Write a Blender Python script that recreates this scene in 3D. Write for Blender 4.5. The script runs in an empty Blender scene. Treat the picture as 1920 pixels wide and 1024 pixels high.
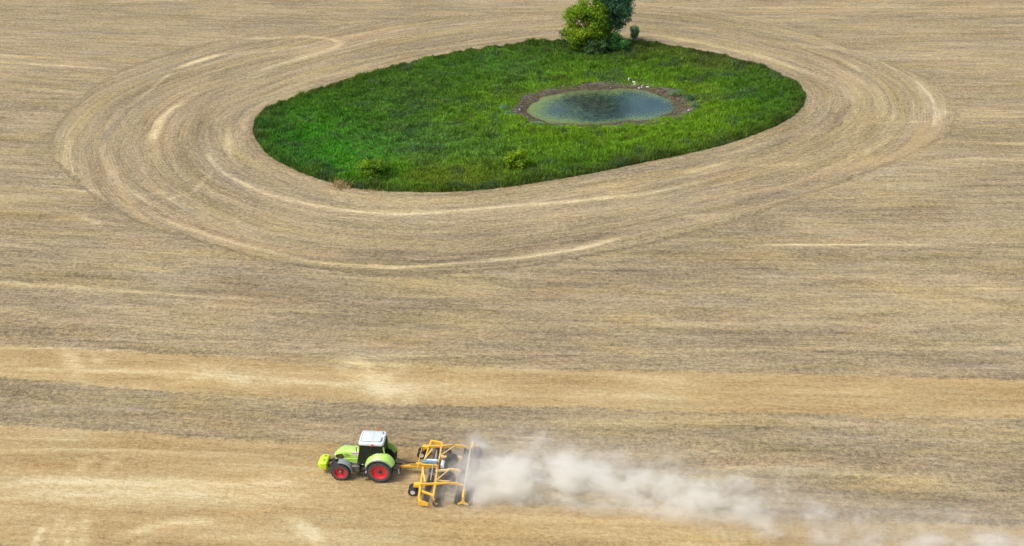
import bpy, math, random
import numpy as np
from mathutils import Matrix, Vector
R = math.radians
random.seed(7); rng = np.random.default_rng(7)
sc = bpy.context.scene
col = sc.collection

# ------------------------------------------------------------------ camera, sky, sun, exposure
CAM_H = 57.3; PITCH = R(27.8); F = 2300.0
cd = bpy.data.cameras.new('camera'); cam = bpy.data.objects.new('camera', cd); col.objects.link(cam)
cam.location = (0, 0, CAM_H); cam.rotation_euler = (R(90) - PITCH, 0, 0)
cd.sensor_width = 36; cd.lens = F / 1920 * 36; cd.clip_start = 1; cd.clip_end = 20000
sc.camera = cam
SUN_EL, SUN_AZ = R(56), R(-118)          # azimuth clockwise from +Y
w = bpy.data.worlds.new('World'); sc.world = w; w.use_nodes = True
wn = w.node_tree.nodes; wl = w.node_tree.links
sky = wn.new('ShaderNodeTexSky'); sky.sky_type = 'NISHITA'; sky.sun_disc = False
sky.sun_elevation = SUN_EL; sky.sun_rotation = SUN_AZ; sky.dust_density = 5.0; sky.air_density = 1.0; sky.ozone_density = 1.0
wl.new(sky.outputs[0], wn['Background'].inputs[0]); wn['Background'].inputs[1].default_value = 0.14
sd_ = bpy.data.lights.new('sun', 'SUN'); sd_.energy = 1.5; sd_.angle = R(14); sd_.color = (1.0, 0.95, 0.87)
sun = bpy.data.objects.new('sun', sd_); col.objects.link(sun)
sdir = Vector((math.sin(SUN_AZ) * math.cos(SUN_EL), math.cos(SUN_AZ) * math.cos(SUN_EL), math.sin(SUN_EL)))
sun.rotation_euler = (-sdir).to_track_quat('-Z', 'Y').to_euler(); sun.location = (0, 0, 100)
sc.view_settings.view_transform = 'Standard'; sc.view_settings.look = 'None'
sc.view_settings.gamma = 1; sc.view_settings.use_curve_mapping = False
sc.view_settings.exposure = 0.62
sc.cycles.use_denoising = True
sc.cycles.volume_bounces = 6; sc.cycles.max_bounces = 8; sc.cycles.volume_step_rate = 1.0
sc.cycles.transparent_max_bounces = 12

# ------------------------------------------------------------------ survey: photo pixel -> point on a level plane
def at(px, py, z=0.0):
    u = (px - 960) / F; v = (512 - py) / F
    dy = math.cos(PITCH) + v * math.sin(PITCH); dz = -math.sin(PITCH) + v * math.cos(PITCH)
    t = (z - CAM_H) / dz
    return (u * t, dy * t)
def pix(x, y):
    c = y * math.cos(PITCH) + CAM_H * math.sin(PITCH); up = y * math.sin(PITCH) - CAM_H * math.cos(PITCH)
    return 960 + F * x / c, 512 - F * up / c
def P(pts, z=0.0): return np.array([at(a, b, z) for a, b in pts])

# ------------------------------------------------------------------ helpers: objects
def tag(o, label=None, cat=None, group=None, kind=None):
    if label: o['label'] = label
    if cat: o['category'] = cat
    if group: o['group'] = group
    if kind: o['kind'] = kind
    return o
def empty(name, loc=(0, 0, 0), rz=0, parent=None):
    o = bpy.data.objects.new(name, None); col.objects.link(o); o.location = loc; o.rotation_euler = (0, 0, rz)
    o.empty_display_size = 0.2
    if parent: o.parent = parent
    return o
def link_mesh(name, me, mats, parent=None, loc=None, rot=None):
    for m in (mats if isinstance(mats, (list, tuple)) else [mats]): me.materials.append(m)
    o = bpy.data.objects.new(name, me); col.objects.link(o)
    if parent: o.parent = parent
    if loc is not None: o.location = loc
    if rot is not None: o.rotation_euler = rot
    return o
def copy_tree(o, parent=None):
    c = o.copy(); col.objects.link(c); c.parent = parent
    for ch in list(o.children): copy_tree(ch, c)
    return c

class MB:
    def __init__(s): s.v = []; s.f = []; s.mi = []; s.slot = 0
    def add(s, vs, fs):
        b = len(s.v); s.v += [tuple(p) for p in vs]
        for f in fs: s.f.append([i + b for i in f]); s.mi.append(s.slot)
        return s
    def box(s, c, d, rot=(0, 0, 0), taper=1.0):
        m = Matrix.Translation(c) @ __import__('mathutils').Euler(rot).to_matrix().to_4x4()
        vs = []
        for z in (-.5, .5):
            k = taper if z > 0 else 1.0
            for x, y in ((-.5, -.5), (.5, -.5), (.5, .5), (-.5, .5)): vs.append(m @ Vector((x * d[0] * k, y * d[1] * k, z * d[2])))
        return s.add(vs, [(3, 2, 1, 0), (4, 5, 6, 7), (0, 1, 5, 4), (1, 2, 6, 5), (2, 3, 7, 6), (3, 0, 4, 7)])
    def bar(s, p0, p1, w, h, w1=None, h1=None, up=(0, 0, 1)):
        p0 = Vector(p0); p1 = Vector(p1); d = (p1 - p0).normalized(); side = d.cross(Vector(up))
        if side.length < 1e-4: side = d.cross(Vector((1, 0, 0)))
        side.normalize(); u = side.cross(d); w1 = w1 or w; h1 = h1 or h
        vs = []
        for p, a, b in ((p0, w, h), (p1, w1, h1)):
            for x, y in ((-.5, -.5), (.5, -.5), (.5, .5), (-.5, .5)): vs.append(p + side * x * a + u * y * b)
        return s.add(vs, [(0, 1, 2, 3), (7, 6, 5, 4), (0, 4, 5, 1), (1, 5, 6, 2), (2, 6, 7, 3), (3, 7, 4, 0)])
    def tube(s, pts, rad, n=8):
        pts = [Vector(p) for p in pts]; rad = rad if isinstance(rad, (list, tuple)) else [rad] * len(pts)
        vs = []; fs = []; side = None
        for i, p in enumerate(pts):
            d = (pts[min(i + 1, len(pts) - 1)] - pts[max(i - 1, 0)]).normalized()
            if side is None: side = d.orthogonal().normalized()
            side = (side - d * side.dot(d)).normalized(); u = d.cross(side)
            for k in range(n):
                a = 2 * math.pi * k / n; vs.append(p + (side * math.cos(a) + u * math.sin(a)) * rad[i])
        for i in range(len(pts) - 1):
            for k in range(n):
                a, b = i * n + k, i * n + (k + 1) % n; fs.append((a, b, b + n, a + n))
        fs.append(tuple(range(n))[::-1]); fs.append(tuple(range((len(pts) - 1) * n, len(pts) * n)))
        return s.add(vs, fs)
    def lathe(s, prof, c=(0, 0, 0), n=32, closed=True):      # axis = Y; prof = [(y, r)]
        vs = []; fs = []; m = len(prof)
        for k in range(n):
            a = 2 * math.pi * k / n
            for y, r in prof: vs.append((c[0] + r * math.cos(a), c[1] + y, c[2] + r * math.sin(a)))
        for k in range(n):
            k2 = (k + 1) % n
            for i in range(m if closed else m - 1):
                j = (i + 1) % m; fs.append((k * m + i, k * m + j, k2 * m + j, k2 * m + i))
        return s.add(vs, fs)
    def disc(s, y, r, c=(0, 0, 0), n=32):
        vs = [(c[0] + r * math.cos(2 * math.pi * k / n), c[1] + y, c[2] + r * math.sin(2 * math.pi * k / n)) for k in range(n)]
        return s.add(vs, [tuple(range(n))])
    def plate(s, outline, normal_axis, pos, th):             # outline (a,b) in the plane, extruded by th
        n = len(outline); vs = []
        for t in (0, th):
            for a, b in outline:
                vs.append({'y': (a, pos + t, b), 'z': (a, b, pos + t), 'x': (pos + t, a, b)}[normal_axis])
        fs = [tuple(range(n))[::-1], tuple(range(n, 2 * n))] + [(i, (i + 1) % n, (i + 1) % n + n, i + n) for i in range(n)]
        return s.add(vs, fs)
    def loft(s, rings, cap=True, closed=True):
        n = len(rings[0]); b = []; fs = []
        for r in rings: b += r
        for i in range(len(rings) - 1):
            for k in range(n if closed else n - 1):
                a, c = i * n + k, i * n + (k + 1) % n; fs.append((a, c, c + n, a + n))
        if cap: fs.append(tuple(range(n))[::-1]); fs.append(tuple(range((len(rings) - 1) * n, len(rings) * n)))
        return s.add(b, fs)
    def build(s, name, mats, parent=None, smooth=None, bevel=0, loc=None, rot=None):
        me = bpy.data.meshes.new(name); me.from_pydata(s.v, [], s.f)
        import bmesh
        bm = bmesh.new(); bm.from_mesh(me); bmesh.ops.recalc_face_normals(bm, faces=bm.faces); bm.to_mesh(me); bm.free()
        o = link_mesh(name, me, mats, parent, loc, rot)
        me.polygons.foreach_set('material_index', s.mi)
        if smooth: me.shade_smooth(); me.set_sharp_from_angle(angle=R(smooth))
        if bevel:
            md = o.modifiers.new('bevel', 'BEVEL'); md.width = bevel; md.segments = 2; md.limit_method = 'ANGLE'; md.angle_limit = R(40)
        return o

# ------------------------------------------------------------------ helpers: materials
class NT:
    def __init__(s, name):
        s.m = bpy.data.materials.new(name); s.m.use_nodes = True; s.t = s.m.node_tree; s.n = s.t.nodes; s.l = s.t.links
        s.bs = s.n['Principled BSDF']; s.out = s.n['Material Output']
    def inp(s, sock, v):
        if isinstance(v, bpy.types.NodeSocket): s.l.new(v, sock)
        elif v is not None:
            if isinstance(v, (tuple, list)) and len(v) == 3 and sock.type == 'RGBA': v = (*v, 1)
            sock.default_value = v
    def node(s, typ, **kw):
        n = s.n.new(typ)
        for k, v in kw.items(): setattr(n, k, v)
        return n
    def attr(s, name, out='Fac'): n = s.node('ShaderNodeAttribute', attribute_name=name); return n.outputs[out]
    def m2(s, op, a, b=None, c=None, clamp=False):
        n = s.node('ShaderNodeMath', operation=op, use_clamp=clamp); s.inp(n.inputs[0], a); s.inp(n.inputs[1], b)
        if c is not None: s.inp(n.inputs[2], c)
        return n.outputs[0]
    def vm(s, op, a, b): n = s.node('ShaderNodeVectorMath', operation=op); s.inp(n.inputs[0], a); s.inp(n.inputs[1], b); return n.outputs[0]
    def noise(s, vec, scale=1, detail=3, rough=.55, dist=0, color=False):
        n = s.node('ShaderNodeTexNoise'); s.inp(n.inputs['Vector'], vec); n.inputs['Scale'].default_value = scale
        n.inputs['Detail'].default_value = detail; n.inputs['Roughness'].default_value = rough; n.inputs['Distortion'].default_value = dist
        return n.outputs['Color' if color else 'Fac']
    def mr(s, v, a, b, c=0, d=1, smooth=False):
        n = s.node('ShaderNodeMapRange', interpolation_type='SMOOTHSTEP' if smooth else 'LINEAR'); s.inp(n.inputs[0], v)
        for i, q in enumerate((a, b, c, d)): s.inp(n.inputs[i + 1], q)
        return n.outputs[0]
    def mix(s, f, a, b, blend='MIX'):
        n = s.node('ShaderNodeMix', data_type='RGBA', blend_type=blend); s.inp(n.inputs[0], f); s.inp(n.inputs[6], a); s.inp(n.inputs[7], b); return n.outputs[2]
    def vmix(s, f, a, b):
        n = s.node('ShaderNodeMix', data_type='VECTOR'); s.inp(n.inputs[0], f); s.inp(n.inputs[4], a); s.inp(n.inputs[5], b); return n.outputs[1]
    def ramp(s, v, stops):
        n = s.node('ShaderNodeValToRGB'); s.inp(n.inputs[0], v); e = n.color_ramp.elements
        while len(e) < len(stops): e.new(.5)
        for el, (p, c) in zip(e, stops): el.position = p; el.color = (*c, 1)
        return n.outputs[0]
    def bump(s, h, strength=.5, dist=.1):
        n = s.node('ShaderNodeBump'); n.inputs['Strength'].default_value = strength; n.inputs['Distance'].default_value = dist; s.inp(n.inputs['Height'], h); return n.outputs[0]
def pmat(name, c, rough=.45, metal=0, dirt=.25, dirtc=(.36, .30, .21), coat=0, scale=3):
    t = NT(name); co = t.node('ShaderNodeTexCoord').outputs['Object']
    n = t.noise(co, scale, 4, .6); f = t.m2('MULTIPLY', t.mr(n, .42, .72), dirt)
    t.inp(t.bs.inputs['Base Color'], t.mix(f, c, dirtc)); t.inp(t.bs.inputs['Roughness'], t.mr(n, .3, .7, rough * .8, min(1, rough * 1.3)))
    t.bs.inputs['Metallic'].default_value = metal; t.bs.inputs['Coat Weight'].default_value = coat; t.bs.inputs['Coat Roughness'].default_value = .15
    t.inp(t.bs.inputs['Normal'], t.bump(t.noise(co, scale * 8, 3), .08, .01))
    return t.m

# ------------------------------------------------------------------ numpy helpers
def spline_closed(p, k=6):
    n = len(p); out = []
    for i in range(n):
        a, b, c, d = p[i - 1], p[i], p[(i + 1) % n], p[(i + 2) % n]
        for j in range(k):
            t = j / k; out.append(.5 * ((2 * b) + (c - a) * t + (2 * a - 5 * b + 4 * c - d) * t * t + (3 * b - a - 3 * c + d) * t ** 3))
    return np.array(out)
def poly_sd(x, y, poly, arc=False):
    """signed distance (+ outside, - inside) and arc length of nearest boundary point"""
    best = np.full(x.shape, 1e18); sarc = np.zeros(x.shape); inside = np.zeros(x.shape, bool); acc = 0.0
    n = len(poly)
    for i in range(n):
        ax, ay = poly[i]; bx, by = poly[(i + 1) % n]; ex, ey = bx - ax, by - ay; L2 = ex * ex + ey * ey; L = math.sqrt(L2)
        t = np.clip(((x - ax) * ex + (y - ay) * ey) / L2, 0, 1)
        d = (x - ax - t * ex) ** 2 + (y - ay - t * ey) ** 2
        m = d < best; best = np.where(m, d, best)
        if arc: sarc = np.where(m, acc + t * L, sarc)
        acc += L
        if abs(ey) > 1e-12:
            c = ((ay > y) != (by > y)) & (x < (bx - ax) * (y - ay) / ey + ax); inside ^= c
    sd = np.sqrt(best); sd = np.where(inside, -sd, sd)
    return (sd, sarc, acc) if arc else sd
def line_d(x, y, pts):
    best = np.full(x.shape, 1e18)
    for (ax, ay), (bx, by) in zip(pts[:-1], pts[1:]):
        ex, ey = bx - ax, by - ay; t = np.clip(((x - ax) * ex + (y - ay) * ey) / (ex * ex + ey * ey + 1e-9), 0, 1)
        best = np.minimum(best, (x - ax - t * ex) ** 2 + (y - ay - t * ey) ** 2)
    return np.sqrt(best)
def vnoise(x, y, cell, seed):
    g = np.random.default_rng(seed).random((256, 256)); u = x / cell; v = y / cell
    i = np.floor(u).astype(int); j = np.floor(v).astype(int); fu = u - i; fv = v - j; fu = fu * fu * (3 - 2 * fu); fv = fv * fv * (3 - 2 * fv)
    a = g[i % 256, j % 256]; b = g[(i + 1) % 256, j % 256]; c = g[i % 256, (j + 1) % 256]; d = g[(i + 1) % 256, (j + 1) % 256]
    return (a * (1 - fu) + b * fu) * (1 - fv) + (c * (1 - fu) + d * fu) * fv
def sstep(a, b, v): t = np.clip((v - a) / (b - a), 0, 1); return t * t * (3 - 2 * t)

ISL = spline_closed(P([(475, 243), (478, 229), (490, 212), (510, 201), (545, 188), (600, 168), (660, 151), (720, 134), (800, 114), (880, 98), (960, 86), (1050, 77),
    (1130, 77), (1210, 81), (1290, 93), (1370, 111), (1440, 132), (1488, 154), (1505, 168), (1509, 183), (1500, 205), (1472, 227), (1420, 250), (1360, 270), (1290, 288),
    (1200, 306), (1110, 325), (1020, 340), (940, 352), (860, 359), (780, 360), (700, 357), (640, 348), (590, 333), (545, 315), (505, 292), (485, 270), (476, 254)]), 3)
POND = spline_closed(P([(960, 208), (963, 192), (985, 176), (1030, 164), (1080, 156), (1140, 153), (1200, 155), (1250, 164), (1285, 178), (1303, 197), (1291, 213),
    (1250, 226), (1190, 234), (1110, 238), (1030, 236), (985, 226)]), 4)
ZONE = spline_closed(P([(97, 267), (117, 227), (150, 190), (183, 160), (240, 128), (320, 100), (430, 73), (560, 55), (740, 38), (960, 26), (1180, 20), (1360, 30), (1480, 52), (1563, 83),
    (1647, 113), (1735, 145), (1780, 185), (1790, 217), (1773, 253), (1713, 286), (1600, 332), (1400, 405), (1200, 460), (1000, 497), (850, 512), (700, 514), (550, 498), (400, 458), (250, 412), (150, 345), (105, 303)]), 3)

def basin(sdp):          # terrain height from the signed distance to the pond's rim (inside negative)
    d = np.clip(-sdp, 0, 50)
    return -0.42 * sstep(-.3, 2.6, d) - 0.50 * sstep(2.0, 5.5, d)
WATER_Z = -0.35

# ------------------------------------------------------------------ the field sheet
def axis(lo, hi, step, far):
    c = list(np.arange(lo, hi + 1e-6, step)); s = step; a = lo; b = hi; pre = []; post = []
    while a > -far: s *= 1.35; a -= s; pre.append(a)
    s = step
    while b < far: s *= 1.35; b += s; post.append(b)
    return np.array(pre[::-1] + c + post)
gx = axis(-100, 100, .32, 9000); gy = axis(60, 222, .32, 9000)
X, Y = np.meshgrid(gx, gy); x = X.ravel(); y = Y.ravel()
isd, iarc, iper = poly_sd(x, y, ISL, True); psd = poly_sd(x, y, POND); zsd = -poly_sd(x, y, ZONE)
# across coordinate of the straight passes
yc = np.clip(y, 55, 400); cx_ = np.clip(x, -150, 150)
px_, py_ = pix(cx_, yc); px_ = np.clip(px_, -400, 2300); py_ = np.clip(py_, -80, 1150)
sl = np.interp(py_, [0, 100, 300, 500, 690, 830, 1000], [.02, .06, .06, .06, .046, .045, .04])
sr = np.interp(py_, [0, 100, 450, 700, 960], [-.01, 0, .003, .022, .035])
dxp = px_ - 960
lev = py_ - np.where(dxp < 0, sl * dxp, sr * dxp)
ytab = np.arange(-100, 1200, 4.0); atab = np.array([at(960, q)[1] for q in ytab])
acr = np.interp(lev, ytab, atab) + (y - yc)
th = iarc / iper * 2 * np.pi; rr = iper / 2 / np.pi
zz = basin(psd + 1.2 * (vnoise(x, y, 1.7, 8) - .5)) + .05 * (vnoise(x, y, 6.0, 3) - .5) + .04 * (vnoise(x, y, 1.1, 4) - .5)
zz = zz + sstep(0.0, 1.2, -isd) * .06

def band_poly(top, bot): return P(top + bot[::-1])
g1 = P([(-300, 642), (0, 650), (200, 656), (400, 668), (640, 688), (900, 691), (1280, 696), (1616, 704), (1920, 713), (2300, 722),
        (2300, 796), (1920, 785), (1717, 781), (1582, 777), (1273, 772), (1073, 764), (873, 763), (640, 752), (336, 737), (168, 722), (0, 708), (-300, 692)])
g2 = P([(-300, 780), (0, 797), (168, 805), (269, 808), (336, 818), (504, 828), (640, 833), (800, 838), (822, 944), (880, 942), (1100, 950), (1250, 955), (1347, 959), (1582, 976),
        (1920, 985), (2300, 996), (2300, 1150), (-300, 1150)])
gold = np.maximum(-poly_sd(x, y, g1), -poly_sd(x, y, g2)); gold = np.clip(gold, -3, 3)
# straw windrows and faint wheel marks left lying on the field: (points, width m, strength, kind)  kind 0 pale straw, 1 golden, 2 dark earth
ST = [
 ([(-40,114),(0,116),(67,120),(167,126),(233,130)],.45,.85,0), ([(-40,101),(0,103),(67,107),(110,110)],.5,.6,0), ([(330,130),(360,118),(393,107),(425,99)],.9,1,0),
 ([(280,272),(283,262),(290,247),(303,222),(320,204),(352,188)],.9,.95,0), ([(210,230),(233,204),(262,186),(293,158),(325,132)],.5,.6,0),
 ([(440,71),(500,72),(567,68),(610,71),(640,80),(628,90),(583,104),(533,118),(467,138)],.8,.6,0), ([(400,105),(500,95),(600,84)],1.5,.35,0), ([(470,110),(560,98),(630,85)],1.2,.35,1),
 ([(388,278),(397,300),(413,319),(447,340),(500,364),(550,378),(633,394),(740,402),(827,398),(940,388),(1073,377),(1220,362),(1320,340)],.55,.85,0),
 ([(430,245),(428,270),(440,295)],1.2,.5,0), ([(197,262),(192,285),(203,315),(230,350),(287,386)],.5,.5,0), ([(197,250),(205,230),(225,200)],.5,.45,0), ([(100,262),(118,228),(150,191),(185,160)],.35,.2,0),
 ([(100,268),(96,285),(110,320),(150,350)],.35,.2,0), ([(217,343),(247,392),(287,423),(320,434)],.5,.55,1), ([(293,405),(333,422),(400,445),(467,462),(550,484),(633,496),(740,502),(827,496),(973,483),(1073,469),(1173,444)],.6,.95,0),
 ([(400,452),(480,475),(530,488)],.9,.6,1), ([(467,456),(560,472),(640,482)],.5,.5,1), ([(270,387),(333,368),(362,359),(402,318)],.45,.45,0), ([(263,365),(317,360)],.5,.35,0),
 ([(95,345),(150,358),(200,362)],.7,.35,0), ([(143,403),(165,412),(188,421)],.9,.8,0), ([(105,408),(150,408)],.8,.6,1), ([(120,420),(190,422)],.4,.5,0),
 ([(-40,526),(0,530),(133,537),(283,550),(400,558),(500,562)],.5,.55,0), ([(350,572),(420,576)],.5,.4,0), ([(-40,648),(0,651),(167,654),(300,661)],.3,.75,0), ([(-40,630),(0,632),(300,638),(633,647),(900,650)],.3,.35,0),
 ([(250,535),(283,531),(550,562)],.7,.5,2), ([(380,566),(470,570)],.5,.4,1), ([(0,512),(200,518),(400,540)],1.4,.4,2),
 ([(340,485),(400,490)],.4,.3,0), ([(-40,100),(0,140),(150,160)],.6,.2,1), ([(0,160),(100,168),(160,178)],.6,.3,0),
 ([(0,688),(110,694),(336,696),(640,722),(723,722),(830,722)],.7,.55,0), ([(336,700),(450,694),(640,700)],1.2,.3,0), ([(668,690),(700,712),(745,748)],2.2,.9,0), ([(340,704),(420,702),(480,716)],1.8,.75,0), ([(740,692),(720,712),(690,730)],1.6,.7,0), ([(830,694),(1040,692)],.8,.35,0),
 ([(118,652),(140,682),(150,712)],1.3,.7,0), ([(175,655),(190,690)],.9,.5,0), ([(250,690),(350,700)],.8,.3,1), ([(1040,735),(1100,738),(1280,735)],1.2,.25,0), ([(1180,716),(1300,712)],1.5,.3,0),
 ([(-40,905),(0,908),(200,904),(400,908),(600,905)],1.0,.9,0), ([(-40,925),(200,926),(620,924)],2.6,.6,0), ([(0,945),(300,950)],.9,.2,0), ([(0,838),(200,838),(336,842),(560,846)],.25,.6,2), ([(0,843),(200,843),(330,846)],.2,.4,0), ([(0,815),(200,820)],1.0,.3,0),
 ([(62,1045),(68,1016),(73,1003),(84,980)],.5,.9,0), ([(118,1045),(126,1010),(138,978)],.6,.85,0), ([(92,1045),(108,995),(122,960)],.9,.5,0), ([(148,1045),(158,990),(166,955)],.9,.55,0), ([(145,885),(155,872),(168,863)],.8,.45,0), ([(200,884),(208,872),(215,861)],.8,.45,0),
 ([(225,1006),(260,996),(285,989),(336,979),(420,976)],.8,.8,0), ([(530,970),(552,978),(571,989),(588,1003),(600,1022)],.9,.85,0), ([(330,1010),(480,1006),(560,1014)],1.0,.25,0), ([(230,1030),(320,995)],.6,.25,0),
 ([(1705,144),(1717,152),(1730,164),(1742,177),(1749,190),(1756,205)],.7,.95,0), ([(1747,198),(1763,210)],1.3,.7,0), ([(1757,210),(1755,225),(1748,240)],.9,.5,0), ([(1747,150),(1782,184),(1790,210),(1782,238)],.5,.4,0), ([(1750,230),(1722,280),(1660,300),(1600,312)],2.2,.5,1),
 ([(1583,118),(1600,124),(1613,134)],.6,.65,0), ([(1478,80),(1500,83),(1525,88),(1570,90)],1.2,.5,0), ([(1407,97),(1440,108),(1480,125),(1545,145)],.9,.6,0), ([(1280,50),(1310,53),(1340,57)],.8,.5,0),
 ([(1260,12),(1320,20),(1380,30),(1480,50),(1563,83),(1647,113),(1705,144)],.5,.4,0), ([(1676,200),(1677,215),(1673,227),(1657,247),(1640,262)],.3,.45,0), ([(1620,231),(1780,227)],.4,.4,0), ([(1600,257),(1797,257)],.3,.35,0),
 ([(1840,206),(1960,212)],.5,.4,0), ([(1830,218),(1960,220)],.5,.45,0), ([(1845,268),(1960,270)],.6,.6,0), ([(1747,301),(1830,297),(1960,304)],.5,.5,0), ([(1270,326),(1320,315),(1368,304)],.9,.7,0), ([(1368,305),(1430,310),(1540,306)],.6,.35,0),
 ([(1280,16),(1500,14),(1960,12)],.7,.4,0), ([(1180,8),(1350,18),(1500,24)],.6,.35,0), ([(1500,20),(1960,22)],1.4,.35,1), ([(1210,70),(1300,78),(1400,98),(1470,120),(1520,140)],1.2,.5,0), ([(1310,88),(1420,115),(1490,140)],1.0,.25,0),
 ([(1395,461),(1440,459),(1600,459),(1765,459)],.4,1,0), ([(1770,462),(1960,470)],.5,.3,0), ([(1810,541),(1880,540),(1960,541)],.35,.6,0), ([(1380,518),(1540,516),(1700,518)],.4,.4,0), ([(1270,655),(1500,654),(1960,653)],.35,.5,0),
 ([(1270,632),(1747,627)],.3,.35,0), ([(1190,608),(1500,606),(1700,614)],.7,.35,0), ([(1560,606),(1750,613)],.4,.4,0), ([(1470,358),(1510,358)],.5,.5,0), ([(1280,375),(1350,368),(1440,356),(1600,346)],.8,.35,1), ([(1280,420),(1400,392),(1600,342)],.7,.3,1), ([(1280,406),(1350,401)],.6,.5,0),
 ([(880,474),(960,466),(1060,455)],.25,.6,2), ([(650,678),(830,670),(1270,664),(1700,668)],.25,.55,2), ([(640,652),(1000,644),(1300,645)],.2,.4,2), ([(640,670),(1000,662),(1300,660)],.3,.4,0), ([(760,482),(880,478),(990,465)],.25,.4,2),
 ([(1290,650),(1920,636)],.3,.4,2), ([(1500,625),(1920,622)],.3,.35,2), ([(1400,440),(1760,440)],1.2,.35,2), ([(1500,512),(1700,508)],.6,.4,2), ([(1560,405),(1920,420)],2.0,.3,2),
 ([(0,620),(300,640),(600,660)],1.8,.35,2), ([(60,560),(200,600)],4,.2,2), ([(200,628),(640,672)],.8,.4,2), ([(400,395),(560,440),(700,455)],2.5,.25,2), ([(640,430),(850,440),(1000,430)],1.5,.3,2),
 ([(0,735),(200,745),(500,770),(640,775),(1000,780),(1500,800)],1.2,.35,2), ([(0,718),(300,742),(640,760),(1000,770),(1300,778)],.7,.4,2), ([(900,800),(1300,820),(1700,850),(1900,860)],2,.25,2),
 ([(1320,960),(1500,974),(1900,988)],1.0,.4,2), ([(900,938),(1100,946),(1250,951)],.5,.45,2), ([(1650,940),(1900,955)],1.5,.4,2), ([(1050,785),(1400,790),(1900,800)],1.2,.35,0), ([(1300,875),(1600,885),(1900,930)],1.0,.35,0),
 ([(380,250),(378,215),(400,180),(470,140),(560,112)],1.5,.25,2), ([(330,250),(340,215),(380,175),(450,140)],1.5,.2,2), ([(250,235),(270,205),(330,165)],1.5,.3,2), ([(600,130),(560,150),(500,175),(450,200)],1.0,.3,2),
 ([(640,120),(760,98),(900,80),(1040,64)],.6,.45,0), ([(600,142),(700,112),(860,84),(1000,64)],.35,.4,2), ([(640,70),(800,50),(1000,36),(1050,34)],.6,.3,0), ([(460,255),(455,235),(470,212),(500,190),(600,155)],.6,.35,0),
]
pale = np.zeros_like(x); yel = np.zeros_like(x); dark = np.zeros_like(x)
for pts, wd, stg, kd in ST:
    q = P(pts); lo = q.min(0) - wd * 4; hi = q.max(0) + wd * 4
    m = np.where((x > lo[0]) & (x < hi[0]) & (y > lo[1]) & (y < hi[1]))[0]
    if not len(m): continue
    d = line_d(x[m], y[m], q) * (1 + .5 * (vnoise(x[m], y[m], 1.5, 21) - .5))
    end = np.minimum(np.hypot(x[m] - q[0][0], y[m] - q[0][1]), np.hypot(x[m] - q[-1][0], y[m] - q[-1][1]))
    val = stg * np.exp(-(d / (wd * .62)) ** 2) * (.25 + .75 * sstep(0, min(3.5, .22 * np.hypot(*(q[-1] - q[0])) + .1), end))
    tgt = (pale, yel, dark)[kd]; tgt[m] = np.maximum(tgt[m], val)

nx, ny = len(gx), len(gy)
idx = np.arange(nx * ny).reshape(ny, nx)
quads = np.stack([idx[:-1, :-1], idx[:-1, 1:], idx[1:, 1:], idx[1:, :-1]], -1).reshape(-1, 4)
def np_mesh(name, V, Fq):
    me = bpy.data.meshes.new(name); k = Fq.shape[1]
    me.vertices.add(len(V)); me.vertices.foreach_set('co', V.astype(np.float32).ravel())
    me.loops.add(Fq.size); me.loops.foreach_set('vertex_index', Fq.astype(np.int32).ravel())
    me.polygons.add(len(Fq)); me.polygons.foreach_set('loop_start', np.arange(0, Fq.size, k, dtype=np.int32))
    me.polygons.foreach_set('loop_total', np.full(len(Fq), k, np.int32)); me.update(calc_edges=True); return me
def set_attr(me, name, arr, typ='FLOAT', dom='POINT'):
    a = me.attributes.new(name, typ, dom); a.data.foreach_set({'FLOAT': 'value', 'FLOAT_VECTOR': 'vector', 'FLOAT_COLOR': 'color'}[typ], arr.astype(np.float32).ravel())
me = np_mesh('ground', np.stack([x, y, zz], -1), quads)
set_attr(me, 'rows', np.stack([x, 0 * x, acr], -1), 'FLOAT_VECTOR')
set_attr(me, 'rings', np.stack([np.cos(th) * rr, np.sin(th) * rr + 500, isd], -1), 'FLOAT_VECTOR')
for nme, ar in (('zone', np.clip(zsd, -5, 5)), ('gold', gold), ('pale', pale), ('yel', yel), ('dark', dark), ('isd', np.clip(isd, -50, 50)), ('psd', np.clip(psd, -20, 20))): set_attr(me, nme, ar)
me.shade_smooth()

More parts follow.
